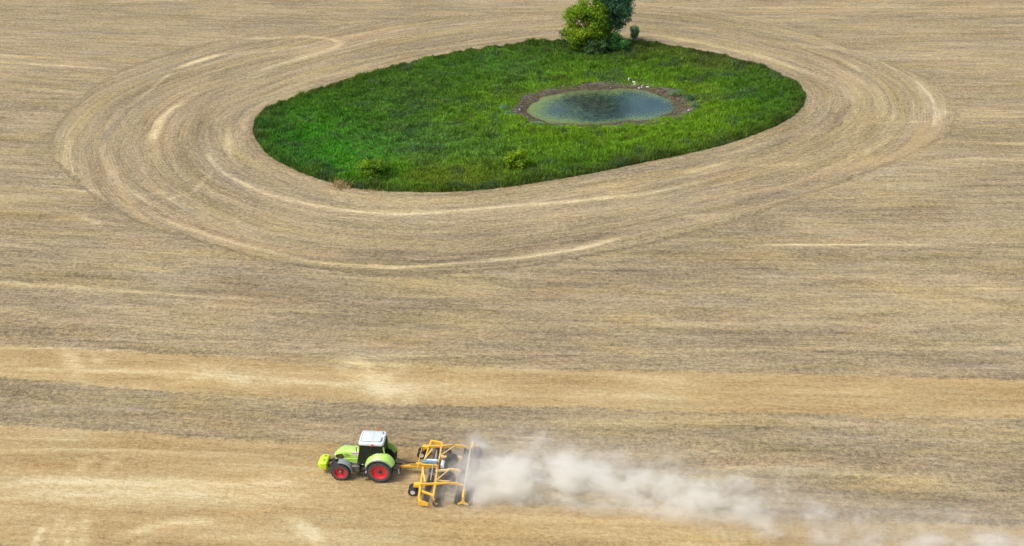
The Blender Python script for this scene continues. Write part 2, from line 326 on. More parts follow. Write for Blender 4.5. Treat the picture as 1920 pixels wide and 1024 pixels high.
def ground_mat():
    t = NT('tilled_field'); pos = t.node('ShaderNodeNewGeometry').outputs['Position']
    clod0 = t.noise(t.vm('MULTIPLY', pos, (2.2, 3.0, 1)), 1, 3, .7); rows = t.attr('rows', 'Vector'); rings = t.attr('rings', 'Vector')
    wob = t.noise(pos, .8, 2); zone = t.mr(t.m2('ADD', t.attr('zone'), t.m2('MULTIPLY', t.m2('ADD', t.m2('SUBTRACT', wob, .5), t.m2('SUBTRACT', clod0, .5)), 2.2)), -.25, .25)
    V = t.vmix(zone, rows, rings)
    V = t.vm('ADD', V, t.vm('MULTIPLY', t.noise(pos, .15, 2, color=True), (1.2, 1.2, .9)))
    big = t.noise(t.vm('MULTIPLY', V, (.035, .035, .12)), 1, 4, .6)
    med = t.noise(t.vm('MULTIPLY', V, (.10, .10, .75)), 1, 4, .6)
    stre = t.noise(t.vm('MULTIPLY', V, (.9, .9, 3.4)), 1, 3, .65)
    spk = t.noise(t.vm('MULTIPLY', pos, (2.6, 2.9, 4)), 1, 5, .8)
    clod = t.noise(t.vm('MULTIPLY', pos, (.9, 1.5, 1)), 1, 4, .7)
    fine = t.noise(t.vm('MULTIPLY', pos, (9, 11, 9)), 1, 2, .8)
    sep = t.node('ShaderNodeSeparateXYZ'); t.inp(sep.inputs[0], V)
    wv = t.m2('SINE', t.m2('MULTIPLY', sep.outputs[2], 2 * math.pi / .36))
    wamp = t.m2('MULTIPLY', t.mr(t.noise(pos, .14, 3), .46, .64), t.mr(zone, 0, 1, .02, .06))
    def ctr(v, k): return t.m2('MULTIPLY', t.m2('SUBTRACT', v, .5), k)
    v = t.m2('ADD', .46, ctr(big, .55))
    for q in (ctr(med, .58), ctr(stre, .30), ctr(spk, 1.30), ctr(clod, .50), ctr(fine, .9), t.m2('MULTIPLY', wv, wamp)): v = t.m2('ADD', v, q)
    lines = t.noise(t.vm('MULTIPLY', V, (.05, .05, 2.3)), 1, 3, .7); v = t.m2('ADD', v, ctr(lines, .42))
    brk = t.mr(t.noise(t.vm('MULTIPLY', V, (.35, .35, 1.6)), 1, 4, .7), .3, .62, .35, 1.05)
    v = t.m2('ADD', v, t.m2('MULTIPLY', t.m2('MULTIPLY', t.attr('pale'), brk), .50))
    v = t.m2('SUBTRACT', v, t.m2('MULTIPLY', t.m2('MULTIPLY', t.attr('dark'), brk), .16))
    soil = t.ramp(v, [(0.0, (.075, .063, .044)), (.25, (.17, .142, .100)), (.48, (.300, .252, .172)), (.70, (.42, .358, .240)), (1.0, (.62, .55, .385))])
    # hue drift between pinkish bare loam and yellow-green straw
    hue = t.noise(t.vm('MULTIPLY', V, (.06, .06, .4)), 1.0, 5, .65); hs = t.noise(t.vm('MULTIPLY', pos, (2.2, 2.8, 2)), 1, 3, .7)
    hf = t.m2('ADD', t.mr(hue, .35, .65), ctr(hs, 1.3))
    soil = t.mix(1.0, soil, t.ramp(hf, [(.1, (.995, .965, .945)), (.5, (.985, .985, .94)), (.9, (1.01, 1.0, .84))]), 'MULTIPLY')
    def tint(c_, sc_, seed_, lo, hi, colr, amt):
        q_ = t.noise(t.vm('ADD', t.vm('MULTIPLY', V, sc_), (seed_, seed_ * 1.7, seed_ * .6)), 1, 5, .65)
        return t.mix(t.m2('MULTIPLY', t.mr(q_, lo, hi), amt), c_, t.mix(1, c_, colr, 'MULTIPLY'))
    soil = tint(soil, (.10, .10, .38), 11, .50, .68, (1.06, .975, .80), .65)
    soil = tint(soil, (.08, .08, .30), 23, .52, .70, (.88, .94, 1.08), .7)
    soil = t.mix(1, soil, (.98, .943, .855), 'MULTIPLY')
    # standing stubble, golden
    gv = t.m2('ADD', .5, ctr(t.noise(t.vm('MULTIPLY', rows, (.06, .06, .42)), 1, 5, .65), .95))
    for q in (ctr(spk, 1.15), ctr(stre, .16), ctr(fine, .7), ctr(clod, .3)): gv = t.m2('ADD', gv, q)
    gv = t.m2('ADD', gv, ctr(lines, .40)); gv = t.m2('ADD', gv, t.m2('MULTIPLY', t.m2('MULTIPLY', t.attr('pale'), brk), .58)); gv = t.m2('SUBTRACT', gv, t.m2('MULTIPLY', t.attr('dark'), .2))
    gcol = t.ramp(gv, [(0.0, (.19, .125, .055)), (.3, (.345, .245, .118)), (.5, (.455, .345, .180)), (.7, (.54, .43, .245)), (1.0, (.68, .60, .40))])
    gcol = tint(gcol, (.12, .12, .40), 31, .50, .68, (1.02, .93, .80), .6)
    gcol = tint(gcol, (.10, .10, .30), 43, .52, .70, (.92, 1.0, 1.05), .8)
    gcol = t.mix(1, gcol, (.85, .835, .755), 'MULTIPLY')
    gm = t.m2('ADD', t.attr('gold'), t.m2('ADD', ctr(spk, .9), ctr(clod, 1.1)))
    c = t.mix(t.m2('MULTIPLY', t.mr(gm, -.15, .25), .93), soil, gcol)
    c = t.mix(t.m2('MULTIPLY', t.m2('MULTIPLY', t.attr('yel'), brk), .8), c, t.mix(spk, (.44, .31, .12), (.56, .43, .20)))
    # the island: earth under the grass, then the pond's mud
    ed = t.m2('ADD', t.attr('isd'), ctr(clod, .8)); c = t.mix(t.mr(ed, .15, -.15), c, t.mix(spk, (.030, .052, .014), (.075, .12, .03)))
    pd = t.m2('ADD', t.attr('psd'), ctr(clod, 1.2)); mud = t.ramp(t.m2('ADD', .5, t.m2('ADD', ctr(spk, 1.9), t.m2('ADD', ctr(clod, 1.0), ctr(fine, 1.0)))), [(.15, (.022, .021, .017)), (.5, (.085, .075, .055)), (.85, (.22, .20, .155))])
    red = t.ramp(t.m2('ADD', .5, ctr(spk, 2.2)), [(.2, (.035, .026, .014)), (.55, (.080, .064, .038)), (.85, (.17, .17, .06))])
    mud = t.mix(t.m2('MULTIPLY', t.mr(pd, -.8, -1.5), .8), mud, red)
    c = t.mix(t.mr(pd, .15, -.15), c, mud)
    t.inp(t.bs.inputs['Base Color'], c); t.bs.inputs['Roughness'].default_value = .95; t.bs.inputs['Specular IOR Level'].default_value = .15
    h = t.m2('ADD', t.m2('MULTIPLY', spk, .6), t.m2('ADD', t.m2('MULTIPLY', stre, .5), t.m2('MULTIPLY', clod, .6)))
    t.inp(t.bs.inputs['Normal'], t.bump(h, .9, .28))
    return t.m
ground = link_mesh('ground', me, ground_mat()); tag(ground, kind='structure')

# ------------------------------------------------------------------ pond water
pc_ = POND.mean(0)
def water_mat():
    t = NT('pond_water'); pos = t.node('ShaderNodeNewGeometry').outputs['Position']
    edge = t.attr('edge')                       # metres from the shore
    n = t.noise(t.vm('MULTIPLY', pos, (1.3, 1.6, 1)), 1, 4, .7); n2 = t.noise(t.vm('MULTIPLY', pos, (5, 6, 5)), 1, 3, .8); n3 = t.noise(pos, .18, 3)
    deep = t.mix(t.mr(n3, .4, .6), (.021, .050, .048), (.030, .070, .064))
    f = t.m2('ADD', t.mr(edge, .1, 4.2, .95, -.02), t.m2('ADD', t.m2('MULTIPLY', t.m2('SUBTRACT', n3, .5), 1.6), t.m2('MULTIPLY', t.m2('SUBTRACT', n2, .5), 3.4)))
    sx = t.node('ShaderNodeSeparateXYZ'); t.inp(sx.inputs[0], pos); lf = t.m2('ADD', t.mr(sx.outputs[0], pc_[0] + 9, pc_[0] - 9, -.30, .28), t.mr(sx.outputs[1], pc_[1] - 5, pc_[1] + 6, -.12, .20)); f = t.m2('ADD', f, lf)
    alg = t.mix(n, (.07, .12, .03), (.25, .34, .08)); a = t.mr(f, .2, .9)
    c = t.mix(t.m2('MULTIPLY', a, .8), deep, alg)
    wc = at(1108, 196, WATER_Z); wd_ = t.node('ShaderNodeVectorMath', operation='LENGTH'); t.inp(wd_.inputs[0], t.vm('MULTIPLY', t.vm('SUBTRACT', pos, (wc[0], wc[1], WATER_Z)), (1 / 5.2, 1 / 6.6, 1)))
    weed = t.m2('MULTIPLY', t.mr(t.m2('ADD', wd_.outputs['Value'], t.m2('ADD', t.m2('MULTIPLY', t.m2('SUBTRACT', n, .5), 1.3), t.m2('MULTIPLY', t.m2('SUBTRACT', n3, .5), .8))), 1.15, .35), .92)  # weed masks a dark ellipse: the trees' reflection painted into the water colour
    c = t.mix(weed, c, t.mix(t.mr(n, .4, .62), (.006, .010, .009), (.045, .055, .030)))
    br = t.mr(t.m2('ADD', edge, t.m2('MULTIPLY', t.m2('SUBTRACT', n2, .5), 1.6)), .85, .25); c = t.mix(t.m2('MULTIPLY', br, .8), c, (.12, .085, .04))
    sp = t.mr(n2, .58, .68); c = t.mix(t.m2('MULTIPLY', sp, .55), c, (.13, .20, .12)); dk = t.mr(t.noise(t.vm('MULTIPLY', pos, (3, 4.5, 5)), 1, 3, .8), .46, .36); c = t.mix(t.m2('MULTIPLY', dk, .6), c, (.012, .022, .016))
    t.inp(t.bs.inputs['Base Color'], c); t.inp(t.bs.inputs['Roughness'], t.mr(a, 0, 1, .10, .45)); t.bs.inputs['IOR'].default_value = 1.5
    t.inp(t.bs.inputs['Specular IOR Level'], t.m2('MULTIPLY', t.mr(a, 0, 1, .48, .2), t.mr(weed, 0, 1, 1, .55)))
    t.inp(t.bs.inputs['Normal'], t.bump(t.m2('ADD', t.m2('MULTIPLY', n, .5), t.m2('MULTIPLY', n2, .6)), .6, .06))
    return t.m
pc = POND.mean(0); wx = np.arange(POND[:, 0].min() - 1, POND[:, 0].max() + 1, .3); wy = np.arange(POND[:, 1].min() - 1, POND[:, 1].max() + 1, .3)
WX, WY = np.meshgrid(wx, wy); ps = poly_sd(WX.ravel(), WY.ravel(), POND)
idx = np.arange(len(wx) * len(wy)).reshape(len(wy), len(wx)); wq = np.stack([idx[:-1, :-1], idx[:-1, 1:], idx[1:, 1:], idx[1:, :-1]], -1).reshape(-1, 4)
keep = (ps[wq] < -.9).all(1); wq = wq[keep]; used = np.unique(wq); rm = np.zeros(len(ps), int); rm[used] = np.arange(len(used))
me = np_mesh('water', np.stack([WX.ravel()[used], WY.ravel()[used], np.full(len(used), WATER_Z)], -1), rm[wq]); set_attr(me, 'edge', -ps[used] - 1.75)
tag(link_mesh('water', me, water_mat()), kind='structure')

# ------------------------------------------------------------------ foliage materials
def leaf_mat(name, trans=.35, rough=.6):
    t = NT(name); c = t.attr('tint', 'Color'); pos = t.node('ShaderNodeNewGeometry').outputs['Position']
    c = t.mix(t.mr(t.noise(pos, 2.5, 3), .3, .7), t.mix(1, c, (.82, .84, .8), 'MULTIPLY'), t.mix(1, c, (1.12, 1.1, 1.05), 'MULTIPLY'))
    t.inp(t.bs.inputs['Base Color'], c); t.bs.inputs['Roughness'].default_value = rough; t.bs.inputs['Specular IOR Level'].default_value = .25
    tr = t.node('ShaderNodeBsdfTranslucent'); t.inp(tr.inputs[0], c); mx = t.node('ShaderNodeMixShader'); mx.inputs[0].default_value = trans
    t.l.new(t.bs.outputs[0], mx.inputs[1]); t.l.new(tr.outputs[0], mx.inputs[2]); t.l.new(mx.outputs[0], t.out.inputs[0]); return t.m
M_GRASS = leaf_mat('grass_blades', .35); M_LEAF = leaf_mat('leaves', .5); M_BARK = pmat('bark', (.10, .08, .06), .9, 0, .4, (.2, .17, .13))

# ------------------------------------------------------------------ grass on the island
def blades(name, bx, by, bz, h, wd, c, lean=.35):
    n = len(bx); a = rng.random(n) * np.pi * 2; la = rng.random(n) * np.pi * 2; ln = rng.random(n) * lean * h
    dx = np.cos(a) * wd / 2; dy = np.sin(a) * wd / 2; tx = bx + np.cos(la) * ln; ty = by + np.sin(la) * ln
    mx = bx + np.cos(la) * ln * .35; my = by + np.sin(la) * ln * .35
    V = np.stack([np.stack([bx - dx, by - dy, bz - .05], -1), np.stack([bx + dx, by + dy, bz - .05], -1),
                  np.stack([mx + dx * .9, my + dy * .9, bz + h * .6], -1), np.stack([tx, ty, bz + h], -1), np.stack([mx - dx * .9, my - dy * .9, bz + h * .6], -1)], 1).reshape(-1, 3)
    b = np.arange(n) * 5
    q = np.concatenate([np.stack([b, b + 1, b + 2, b + 4], -1)]); tri = np.stack([b + 4, b + 2, b + 3], -1)
    me = bpy.data.meshes.new(name); me.vertices.add(len(V)); me.vertices.foreach_set('co', V.astype(np.float32).ravel())
    lv = np.concatenate([np.concatenate([q, tri], 1).ravel()]); me.loops.add(len(lv)); me.loops.foreach_set('vertex_index', lv.astype(np.int32))
    me.polygons.add(2 * n); ls = np.stack([np.arange(n) * 7, np.arange(n) * 7 + 4], -1).ravel(); me.polygons.foreach_set('loop_start', ls.astype(np.int32))
    me.polygons.foreach_set('loop_total', np.tile([4, 3], n).astype(np.int32)); me.update(calc_edges=True)
    tc = np.repeat(c, 5, axis=0); tc = np.concatenate([tc, np.ones((len(tc), 1))], 1); set_attr(me, 'tint', tc, 'FLOAT_COLOR')
    return me
def island_points(n):
    lo = ISL.min(0); hi = ISL.max(0); px = rng.uniform(lo[0], hi[0], n); py = rng.uniform(lo[1], hi[1], n)
    a = poly_sd(px, py, ISL); b = poly_sd(px, py, POND); return px, py, a, b
# colour patches of different plants (pixel, radius m x, radius m y, colour, weight)
GP = [(620,265,11,7,(.050,.25,.012),.8), (700,300,8,5,(.060,.26,.012),.7), (560,285,7,4,(.045,.235,.012),.6), (860,335,9,4,(.15,.20,.015),.7), (800,300,4,3,(.10,.17,.02),.5), (970,160,8,5,(.085,.20,.02),.5),
      (1010,250,14,3,(.12,.235,.012),.8), (1200,260,12,4,(.11,.22,.012),.75), (1330,225,7,5,(.11,.225,.012),.7), (1310,180,5,4,(.13,.23,.015),.7), (900,235,8,5,(.095,.20,.015),.6), (930,180,5,5,(.11,.21,.015),.6),
      (1100,135,16,4,(.085,.18,.015),.55), (1370,115,8,4,(.11,.105,.035),.75), (1200,95,8,3,(.085,.095,.025),.7), (1040,92,8,3,(.035,.075,.02),.6), (1300,345,5,3,(.1,.09,.04),.3), (490,240,4,4,(.035,.12,.045),.7), (550,300,4,3,(.035,.12,.035),.6),
      (740,262,8,4,(.08,.155,.075),.5), (800,270,5,3,(.07,.17,.07),.4), (760,180,7,6,(.07,.125,.05),.55), (900,285,6,4,(.06,.15,.05),.4), (1440,180,7,6,(.035,.135,.014),.6), (1240,200,3,3,(.10,.2,.03),.3), (640,200,10,6,(.032,.105,.018),.5),
      (720,225,9,5,(.055,.15,.02),.5), (880,140,9,6,(.04,.125,.02),.55), (1130,100,10,4,(.03,.08,.015),.5), (900,120,5,3,(.055,.15,.04),.4), (980,140,4,4,(.06,.13,.05),.5), (1320,110,5,3,(.06,.08,.03),.4), (1400,140,8,6,(.05,.125,.02),.4)]
def grass_color(px, py, a, b):
    n = len(px); c = np.tile(np.array([.075, .185, .014]), (n, 1))
    for gx_, gy_, rx, ry, cc, wt in GP:
        q = at(gx_, gy_); d = ((px - q[0]) / rx) ** 2 + ((py - q[1]) / (ry * 1.9)) ** 2
        k = wt * np.exp(-d * 1.3) * (.55 + .9 * vnoise(px, py, 1.8, 11)); k = np.clip(k, 0, 1)[:, None]; c = c * (1 - k) + np.array(cc) * k
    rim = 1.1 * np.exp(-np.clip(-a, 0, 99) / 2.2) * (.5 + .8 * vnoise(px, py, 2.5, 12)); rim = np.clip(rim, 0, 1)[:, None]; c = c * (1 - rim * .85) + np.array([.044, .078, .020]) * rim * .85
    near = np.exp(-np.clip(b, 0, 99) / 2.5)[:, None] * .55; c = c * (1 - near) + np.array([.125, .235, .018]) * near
    f = vnoise(px, py, .9, 13); f2 = vnoise(px, py, 3.1, 14); f3 = vnoise(px, py, .45, 15)
    c = c * (0.72 + .48 * f + .42 * f2 + .42 * f3)[:, None] * np.array([1.34, 1.20, .95])
    dry = (vnoise(px, py, 1.3, 16) > .80)[:, None] * rng.random((n, 1)); c = c * (1 - .45 * dry) + np.array([.19, .18, .08]) * .45 * dry
    gre = sstep(.66, .85, vnoise(px, py, 2.2, 17))[:, None] * .5; c = c * (1 - gre) + np.array([.09, .15, .075]) * gre
    return c * rng.uniform(.55, 1.5, (n, 1))
NB = 700000
gpx, gpy, ga, gb = island_points(NB); edge_w = .2 * (vnoise(gpx, gpy, .7, 31) - .5)
k = (ga < edge_w) & (gb > -.55 + 2.0 * (vnoise(gpx, gpy, 1.5, 32) - .5)); gpx, gpy, ga, gb = gpx[k], gpy[k], ga[k], gb[k]
hh = .14 + .6 * vnoise(gpx, gpy, 1.6, 18) ** 2 + .55 * vnoise(gpx, gpy, .8, 19) ** 2 + .26 * np.exp(-np.clip(-ga, 0, 99) / 2.2); hh *= rng.uniform(.6, 1.2, len(gpx)); hh *= .35 + .65 * sstep(0, 2.5, gb); hh *= .55 + .45 * sstep(0, .7, -ga)
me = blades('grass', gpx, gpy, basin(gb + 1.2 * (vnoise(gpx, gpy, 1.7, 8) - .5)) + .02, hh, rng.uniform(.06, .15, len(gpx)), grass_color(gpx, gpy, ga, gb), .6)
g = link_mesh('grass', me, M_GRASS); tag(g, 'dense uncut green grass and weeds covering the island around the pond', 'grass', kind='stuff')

# ------------------------------------------------------------------ trees and bushes
def leaves_mesh(name, blobs, n, size, colors, seed, droop=0.0, shell=.55):
    r = np.random.default_rng(seed); B = np.array([b[:6] for b in blobs]); vol = B[:, 3] * B[:, 4] * B[:, 5]; pick = r.choice(len(B), n, p=vol ** .8 / (vol ** .8).sum())
    d = r.normal(size=(n, 3)); d /= np.linalg.norm(d, axis=1, keepdims=True); rad = (shell + (1 - shell) * r.random(n)) ** 1.0
    rad *= .7 + .65 * r.random(n) ** 2
    lump = 1 + .22 * np.sin(d[:, 0] * 7 + pick) * np.cos(d[:, 2] * 6 + pick * 1.7) + .15 * np.sin(d[:, 1] * 13 + pick * .7)
    p = B[pick, :3] + d * B[pick, 3:6] * (rad * lump)[:, None]; p[:, 2] -= droop * r.random(n) * 1.2
    p[:, 2] = np.maximum(p[:, 2], .08)
    t1 = r.normal(size=(n, 3)); nm = d * .7 + r.normal(size=(n, 3)) * .55 + np.array([0, 0, .35]); nm /= np.linalg.norm(nm, axis=1, keepdims=True)
    t1 -= (t1 * nm).sum(1, keepdims=True) * nm; t1 /= np.linalg.norm(t1, axis=1, keepdims=True); t2 = np.cross(nm, t1); s = (size * r.uniform(.6, 1.35, n))[:, None]
    V = np.stack([p - t1 * s, p + t2 * s * .42, p + t1 * s, p - t2 * s * .42], 1).reshape(-1, 3); Fq = np.arange(4 * n).reshape(-1, 4)
    me = np_mesh(name, V, Fq); C = np.array(colors); bc = r.integers(0, len(C), len(B)); c = C[bc[pick]] * .6 + C[r.integers(0, len(C), n)] * .4
    bl = .65 + .7 * vnoise(p[:, 0] + p[:, 2] * .7, p[:, 1] + p[:, 2], .55, seed); c = c * (r.uniform(.5, 1.5, (n, 1)) * bl[:, None]); c = np.repeat(np.concatenate([c, np.ones((n, 1))], 1), 4, axis=0); set_attr(me, 'tint', c, 'FLOAT_COLOR'); return me
def make_blobs(fn, n, seed, rmin, rmax):
    r = np.random.default_rng(seed); out = []
    while len(out) < n:
        q = r.uniform(-1, 1, 3)
        if (q ** 2).sum() > 1: continue
        q = q / max(np.linalg.norm(q), .35) * np.linalg.norm(q) ** .5
        c, ok = fn(q); rr_ = r.uniform(rmin, rmax); out.append((*c, rr_, rr_, rr_ * r.uniform(.6, .9)))
    return out
def tree(name, base, blobs, n, size, colors, seed, label, cat, trunk_r, stems=1, part='crown', group=None, droop=0, shell=.55):
    root = empty(name, (base[0], base[1], 0)); tag(root, label, cat, group)
    b = MB(); r = random.Random(seed); top = max(q[2] for q in blobs)
    for s in range(stems):
        ox, oy = (r.uniform(-.35, .35), r.uniform(-.35, .35)) if stems > 1 else (0, 0); lx, ly = r.uniform(-.9, .9) * (stems > 1), r.uniform(-.9, .9) * (stems > 1)
        cxm = sum(q[0] for q in blobs) / len(blobs); cym = sum(q[1] for q in blobs) / len(blobs)
        pts = [(ox, oy, -.1), (ox + lx * .2 + cxm * .15, oy + ly * .2 + cym * .15, top * .25), (ox + lx * .6 + cxm * .5, oy + ly * .6 + cym * .5, top * .55), (ox + lx + cxm, oy + ly + cym, top * .88)]
        b.tube(pts, [trunk_r, trunk_r * .8, trunk_r * .5, trunk_r * .12], 8)
        mine = [q for i, q in enumerate(blobs) if i % stems == s]
        for q in mine:
            h = min(max(q[2] * .55, top * .12), top * .8); f = h / (top * .88); k_ = min(int(f * 3), 2); ff = f * 3 - k_; a0 = Vector(pts[k_]); a1 = Vector(pts[k_ + 1]); st = a0.lerp(a1, min(ff, 1))
            e = Vector(q[:3]); mid = st.lerp(e, .5) + Vector((r.uniform(-.2, .2), r.uniform(-.2, .2), -.1)); b.tube([st, mid, e], [trunk_r * .32, trunk_r * .2, .015], 5)
    b.build('trunk', M_BARK, root, smooth=60)
    link_mesh(part, leaves_mesh(part, blobs, n, size, colors, seed, droop, shell), M_LEAF, root); return root
YEL = [(.26, .40, .018), (.18, .32, .014), (.32, .43, .02), (.12, .25, .014), (.14, .30, .02)]
DRK = [(.07, .20, .10), (.10, .26, .14), (.17, .34, .21), (.045, .15, .07), (.11, .24, .10)]
MID = [(.035, .10, .02), (.05, .14, .03), (.06, .12, .03), (.03, .085, .02)]
b1 = at(1098, 97); b2 = at(1140, 90)
wil = make_blobs(lambda q: ((q[0] * 2.9 * (1 - .12 * q[2]) - .1, q[1] * 2.4, 4.5 + q[2] * 3.9), True), 70, 3, .8, 1.5)
wil += [(-3.3, 0, 3.4, .5, .6, .5), (-3.2, .3, 5.2, .35, .4, .5), (-2.9, -.3, 2.2, .6, .6, .5), (0.3, -.6, 8.7, .7, .7, .6), (-.7, .2, 8.9, .6, .6, .7)]
tree('willow_tree', b1, wil, 23000, .16, YEL, 11, 'yellow-green bushy tree at the far edge of the grass island, left of the dark tree', 'tree', .17, 4, shell=.4)
ald = make_blobs(lambda q: ((q[0] * 2.35 + .45, q[1] * 2.1, 7.6 + q[2] * 3.7), True), 60, 5, .8, 1.5)
ald += [(2.0, 0, 3.9, 1.1, 1.0, .8), (2.7, .2, 5.0, .8, .8, .8), (1.2, -.4, 3.4, 1.1, 1.0, .7), (-.6, -.3, 3.8, 1.2, 1, .9), (3.1, 0, 4.4, .5, .5, .4), (0.4, .2, 4.4, 1.3, 1.2, .9)]
tree('dark_tree', b2, ald, 26000, .16, DRK, 12, 'tall dark bluish-green tree at the far edge of the grass island', 'tree', .22, 2, shell=.4)
def bush(base, wd, h, n, colors, seed, label, size=.14, group=None, name='bush', cat='bush'):
    bl = make_blobs(lambda q: ((q[0] * wd * .38, q[1] * wd * .32, h * .45 + q[2] * h * .34), True), 18, seed, wd * .17, wd * .27)
    return tree(name, base, bl, n, size, colors, seed, label, cat, .04, 3, 'foliage', group, shell=.35)
bush(at(1117, 104), 3.8, 3.2, 3800, [(.14, .27, .09), (.19, .33, .13), (.10, .21, .07)], 21, 'grey-green bush at the foot of the yellow-green tree, facing the pond')
bush(at(1157, 97), 4.2, 4.0, 4800, [(.09, .27, .06), (.13, .33, .09), (.06, .19, .045)], 22, 'deep green bush below the dark tall tree, right of the grey-green bush')
bush(at(1136, 92), 2.6, 2.8, 3000, DRK, 25, 'low dark bush in the gap between the two bushes under the tall trees')
bush(at(1068, 84), 3.0, 3.0, 1700, [(.07, .13, .05), (.09, .14, .06)], 26, 'thin pale grey-green bush at the left side of the yellow-green tree')
bush(at(1187, 74), 2.0, 2.7, 1300, [(.16, .32, .14), (.21, .38, .18), (.10, .24, .08)], 23, 'small upright sapling standing alone right of the tall dark tree', name='sapling', cat='sapling', size=.15)
bush(at(702, 334), 3.5, 2.7, 6000, [(.21, .35, .014), (.16, .30, .014), (.11, .24, .014)], 31, 'olive-green bush in the grass near the lower left edge of the island', name='bush')
bush(at(972, 317), 3.3, 2.6, 6000, [(.28, .42, .015), (.22, .37, .015), (.15, .30, .014)], 32, 'rounded bright yellow-green bush in the grass below the pond')
PC = [(.18, .38, .18), (.25, .44, .24), (.13, .30, .12)]
for i, (px, py, wd, h, lab) in enumerate([(945, 206, 1.7, .9, 'pale grey-green weed clump at the left shore of the pond'), (953, 216, 1.2, .7, 'small pale weed clump just below the left end of the pond'),
        (1266, 178, 2.0, 1.0, 'broad pale green weed clump above the right shore of the pond'), (1293, 188, 1.6, .9, 'blue-green weed clump between the pale clump and the right tip of the pond'),
        (1306, 200, 1.3, .8, 'pale weed clump at the very right tip of the pond'), (1013, 235, 1.5, .35, 'low pale plant on the near shore of the pond, toward its left end')]):
    bush(at(px, py), wd, h, 520, PC if i != 3 else [(.05, .16, .10), (.07, .2, .12)], 40 + i, lab, .07, 'pale weed clumps round the pond', 'weed_clump', 'weed')
# dry straw tufts at the lower-left edge of the island
def straw_tuft(base, n, rx, ry, h, seed, label):
    r = np.random.default_rng(seed); bx = r.normal(size=n) * rx; by = r.normal(size=n) * ry
    c = np.array([.52, .40, .20]) * r.uniform(.6, 1.2, (n, 1)); m = blades('straw_tuft', bx, by, np.zeros(n), h * r.uniform(.4, 1.1, n), np.full(n, .05), c, 1.6)
    o = link_mesh('straw_tuft', m, M_GRASS); o.location = (base[0], base[1], 0); tag(o, label, 'straw', 'dry straw tufts on the edge of the island')
straw_tuft(at(640, 350), 340, .55, .45, .75, 51, 'pale dry straw tuft sticking up at the lower left edge of the grass')
straw_tuft(at(700, 357), 160, 1.1, .25, .3, 52, 'flattened strip of dry straw just right of the upright straw tuft')

# ------------------------------------------------------------------ stones at the pond
M_STONE = pmat('pale_stone', (.50, .48, .43), .85, 0, .5, (.3, .27, .2), scale=6)
def stone(px, py, s, seed, label, name='stone'):
    r = random.Random(seed); import bmesh
    bm = bmesh.new(); bmesh.ops.create_icosphere(bm, subdivisions=2, radius=.5)
    for v in bm.verts: v.co *= 1 + r.uniform(-.13, .13); v.co.x *= s[0]; v.co.y *= s[1]; v.co.z *= s[2]; v.co *= .8
    me = bpy.data.meshes.new(name); bm.to_mesh(me); bm.free(); z = 0
    for _ in range(4):
        q = at(px, py, z); z = float(basin(poly_sd(np.array([q[0]]), np.array([q[1]]), POND))[0])
    o = link_mesh(name, me, M_STONE); o.location = (q[0], q[1], z + s[2] * .3); o.rotation_euler = (0, 0, r.uniform(-.5, .5)); tag(o, label, 'stone', 'pale stones on the shore of the pond')
for i, (px, py, s, lab) in enumerate([(1179, 152, (.3, .35, .75), 'upright white stone at the left end of the cluster above the pond'), (1189, 155, (.9, .5, .3), 'flat white stone just right of the upright stone above the pond'),
        (1190, 159, (.7, .4, .22), 'greyish flat stone lying below the flat white stone above the pond'), (1198, 167, (.35, .35, .3), 'small white stone nearest the water in the cluster on the far shore'),
        (1203, 166, (.25, .25, .25), 'tiny white stone right beside the small white stone of the far shore'), (1204, 162.5, (.22, .22, .2), 'tiny pale stone above the pair of small stones on the far shore'),
        (1214, 165, (.65, .4, .25), 'oblong pale stone at the right end of the cluster above the pond'), (1145, 165.5, (.3, .28, .2), 'single white stone at the far waterline left of the cluster'),
        (1291, 208, (.32, .3, .28), 'white stone at the right tip of the pond by the dark mud'), (974, 206, (.3, .25, .18), 'pale stone on the mud at the left end of the pond')]): stone(px, py, s, 60 + i, lab)

# ------------------------------------------------------------------ vehicle materials
LIME = pmat('lime_paint', (.37, .62, .10), .30, 0, .12, coat=1.0); LIMED = pmat('olive_vent', (.22, .36, .02), .5, 0, .2); BALL = pmat('ballast_paint', (.44, .62, .012), .4, 0, .12, coat=.3)
RED = pmat('red_rim', (.62, .008, .02), .4, 0, .08, coat=.3); REDH = pmat('red_hub', (.50, .03, .045), .5, 0, .25); RUB = pmat('rubber', (.022, .023, .025), .75, 0, .25, (.16, .14, .11))
SIDEW = pmat('sidewall', (.060, .066, .062), .8, 0, .4, (.18, .16, .12)); BLK = pmat('black_metal', (.018, .019, .020), .45, 0, .25); GRYF = pmat('grey_plastic', (.20, .235, .26), .5, 0, .2)
WHT = pmat('roof_white', (.60, .655, .66), .35, 0, .08, coat=.3); PANEL = pmat('roof_panel', (.52, .585, .60), .4, 0, .1); SEAM = pmat('seam', (.10, .12, .13), .6, 0, 0); CAST = pmat('cast_grey', (.085, .088, .085), .6, .2, .5)
ORG = pmat('beacon_orange', (.75, .10, .015), .3, 0, 0); YLW = pmat('yellow_paint', (.80, .435, .010), .4, 0, .22, (.5, .40, .26), coat=.2); YDUST = pmat('dusty_yellow', (.78, .55, .22), .7, 0, .6, (.60, .52, .40))
YBR = pmat('brace_yellow', (.80, .52, .14), .5, 0, .5, (.60, .52, .40)); DARM = pmat('disc_arm', (.16, .10, .04), .6, 0, .5); STEEL = pmat('pale_steel', (.55, .54, .50), .4, .4, .3); BLUE = pmat('blue_steel', (.10, .24, .34), .4, 0, .2); DISC = pmat('disc_steel', (.04, .04, .042), .5, .5, .5, (.2, .17, .13)); WRIM = pmat('white_rim', (.62, .66, .66), .5, 0, .2); SILV = pmat('silver_panel', (.72, .72, .70), .4, 0, .1)
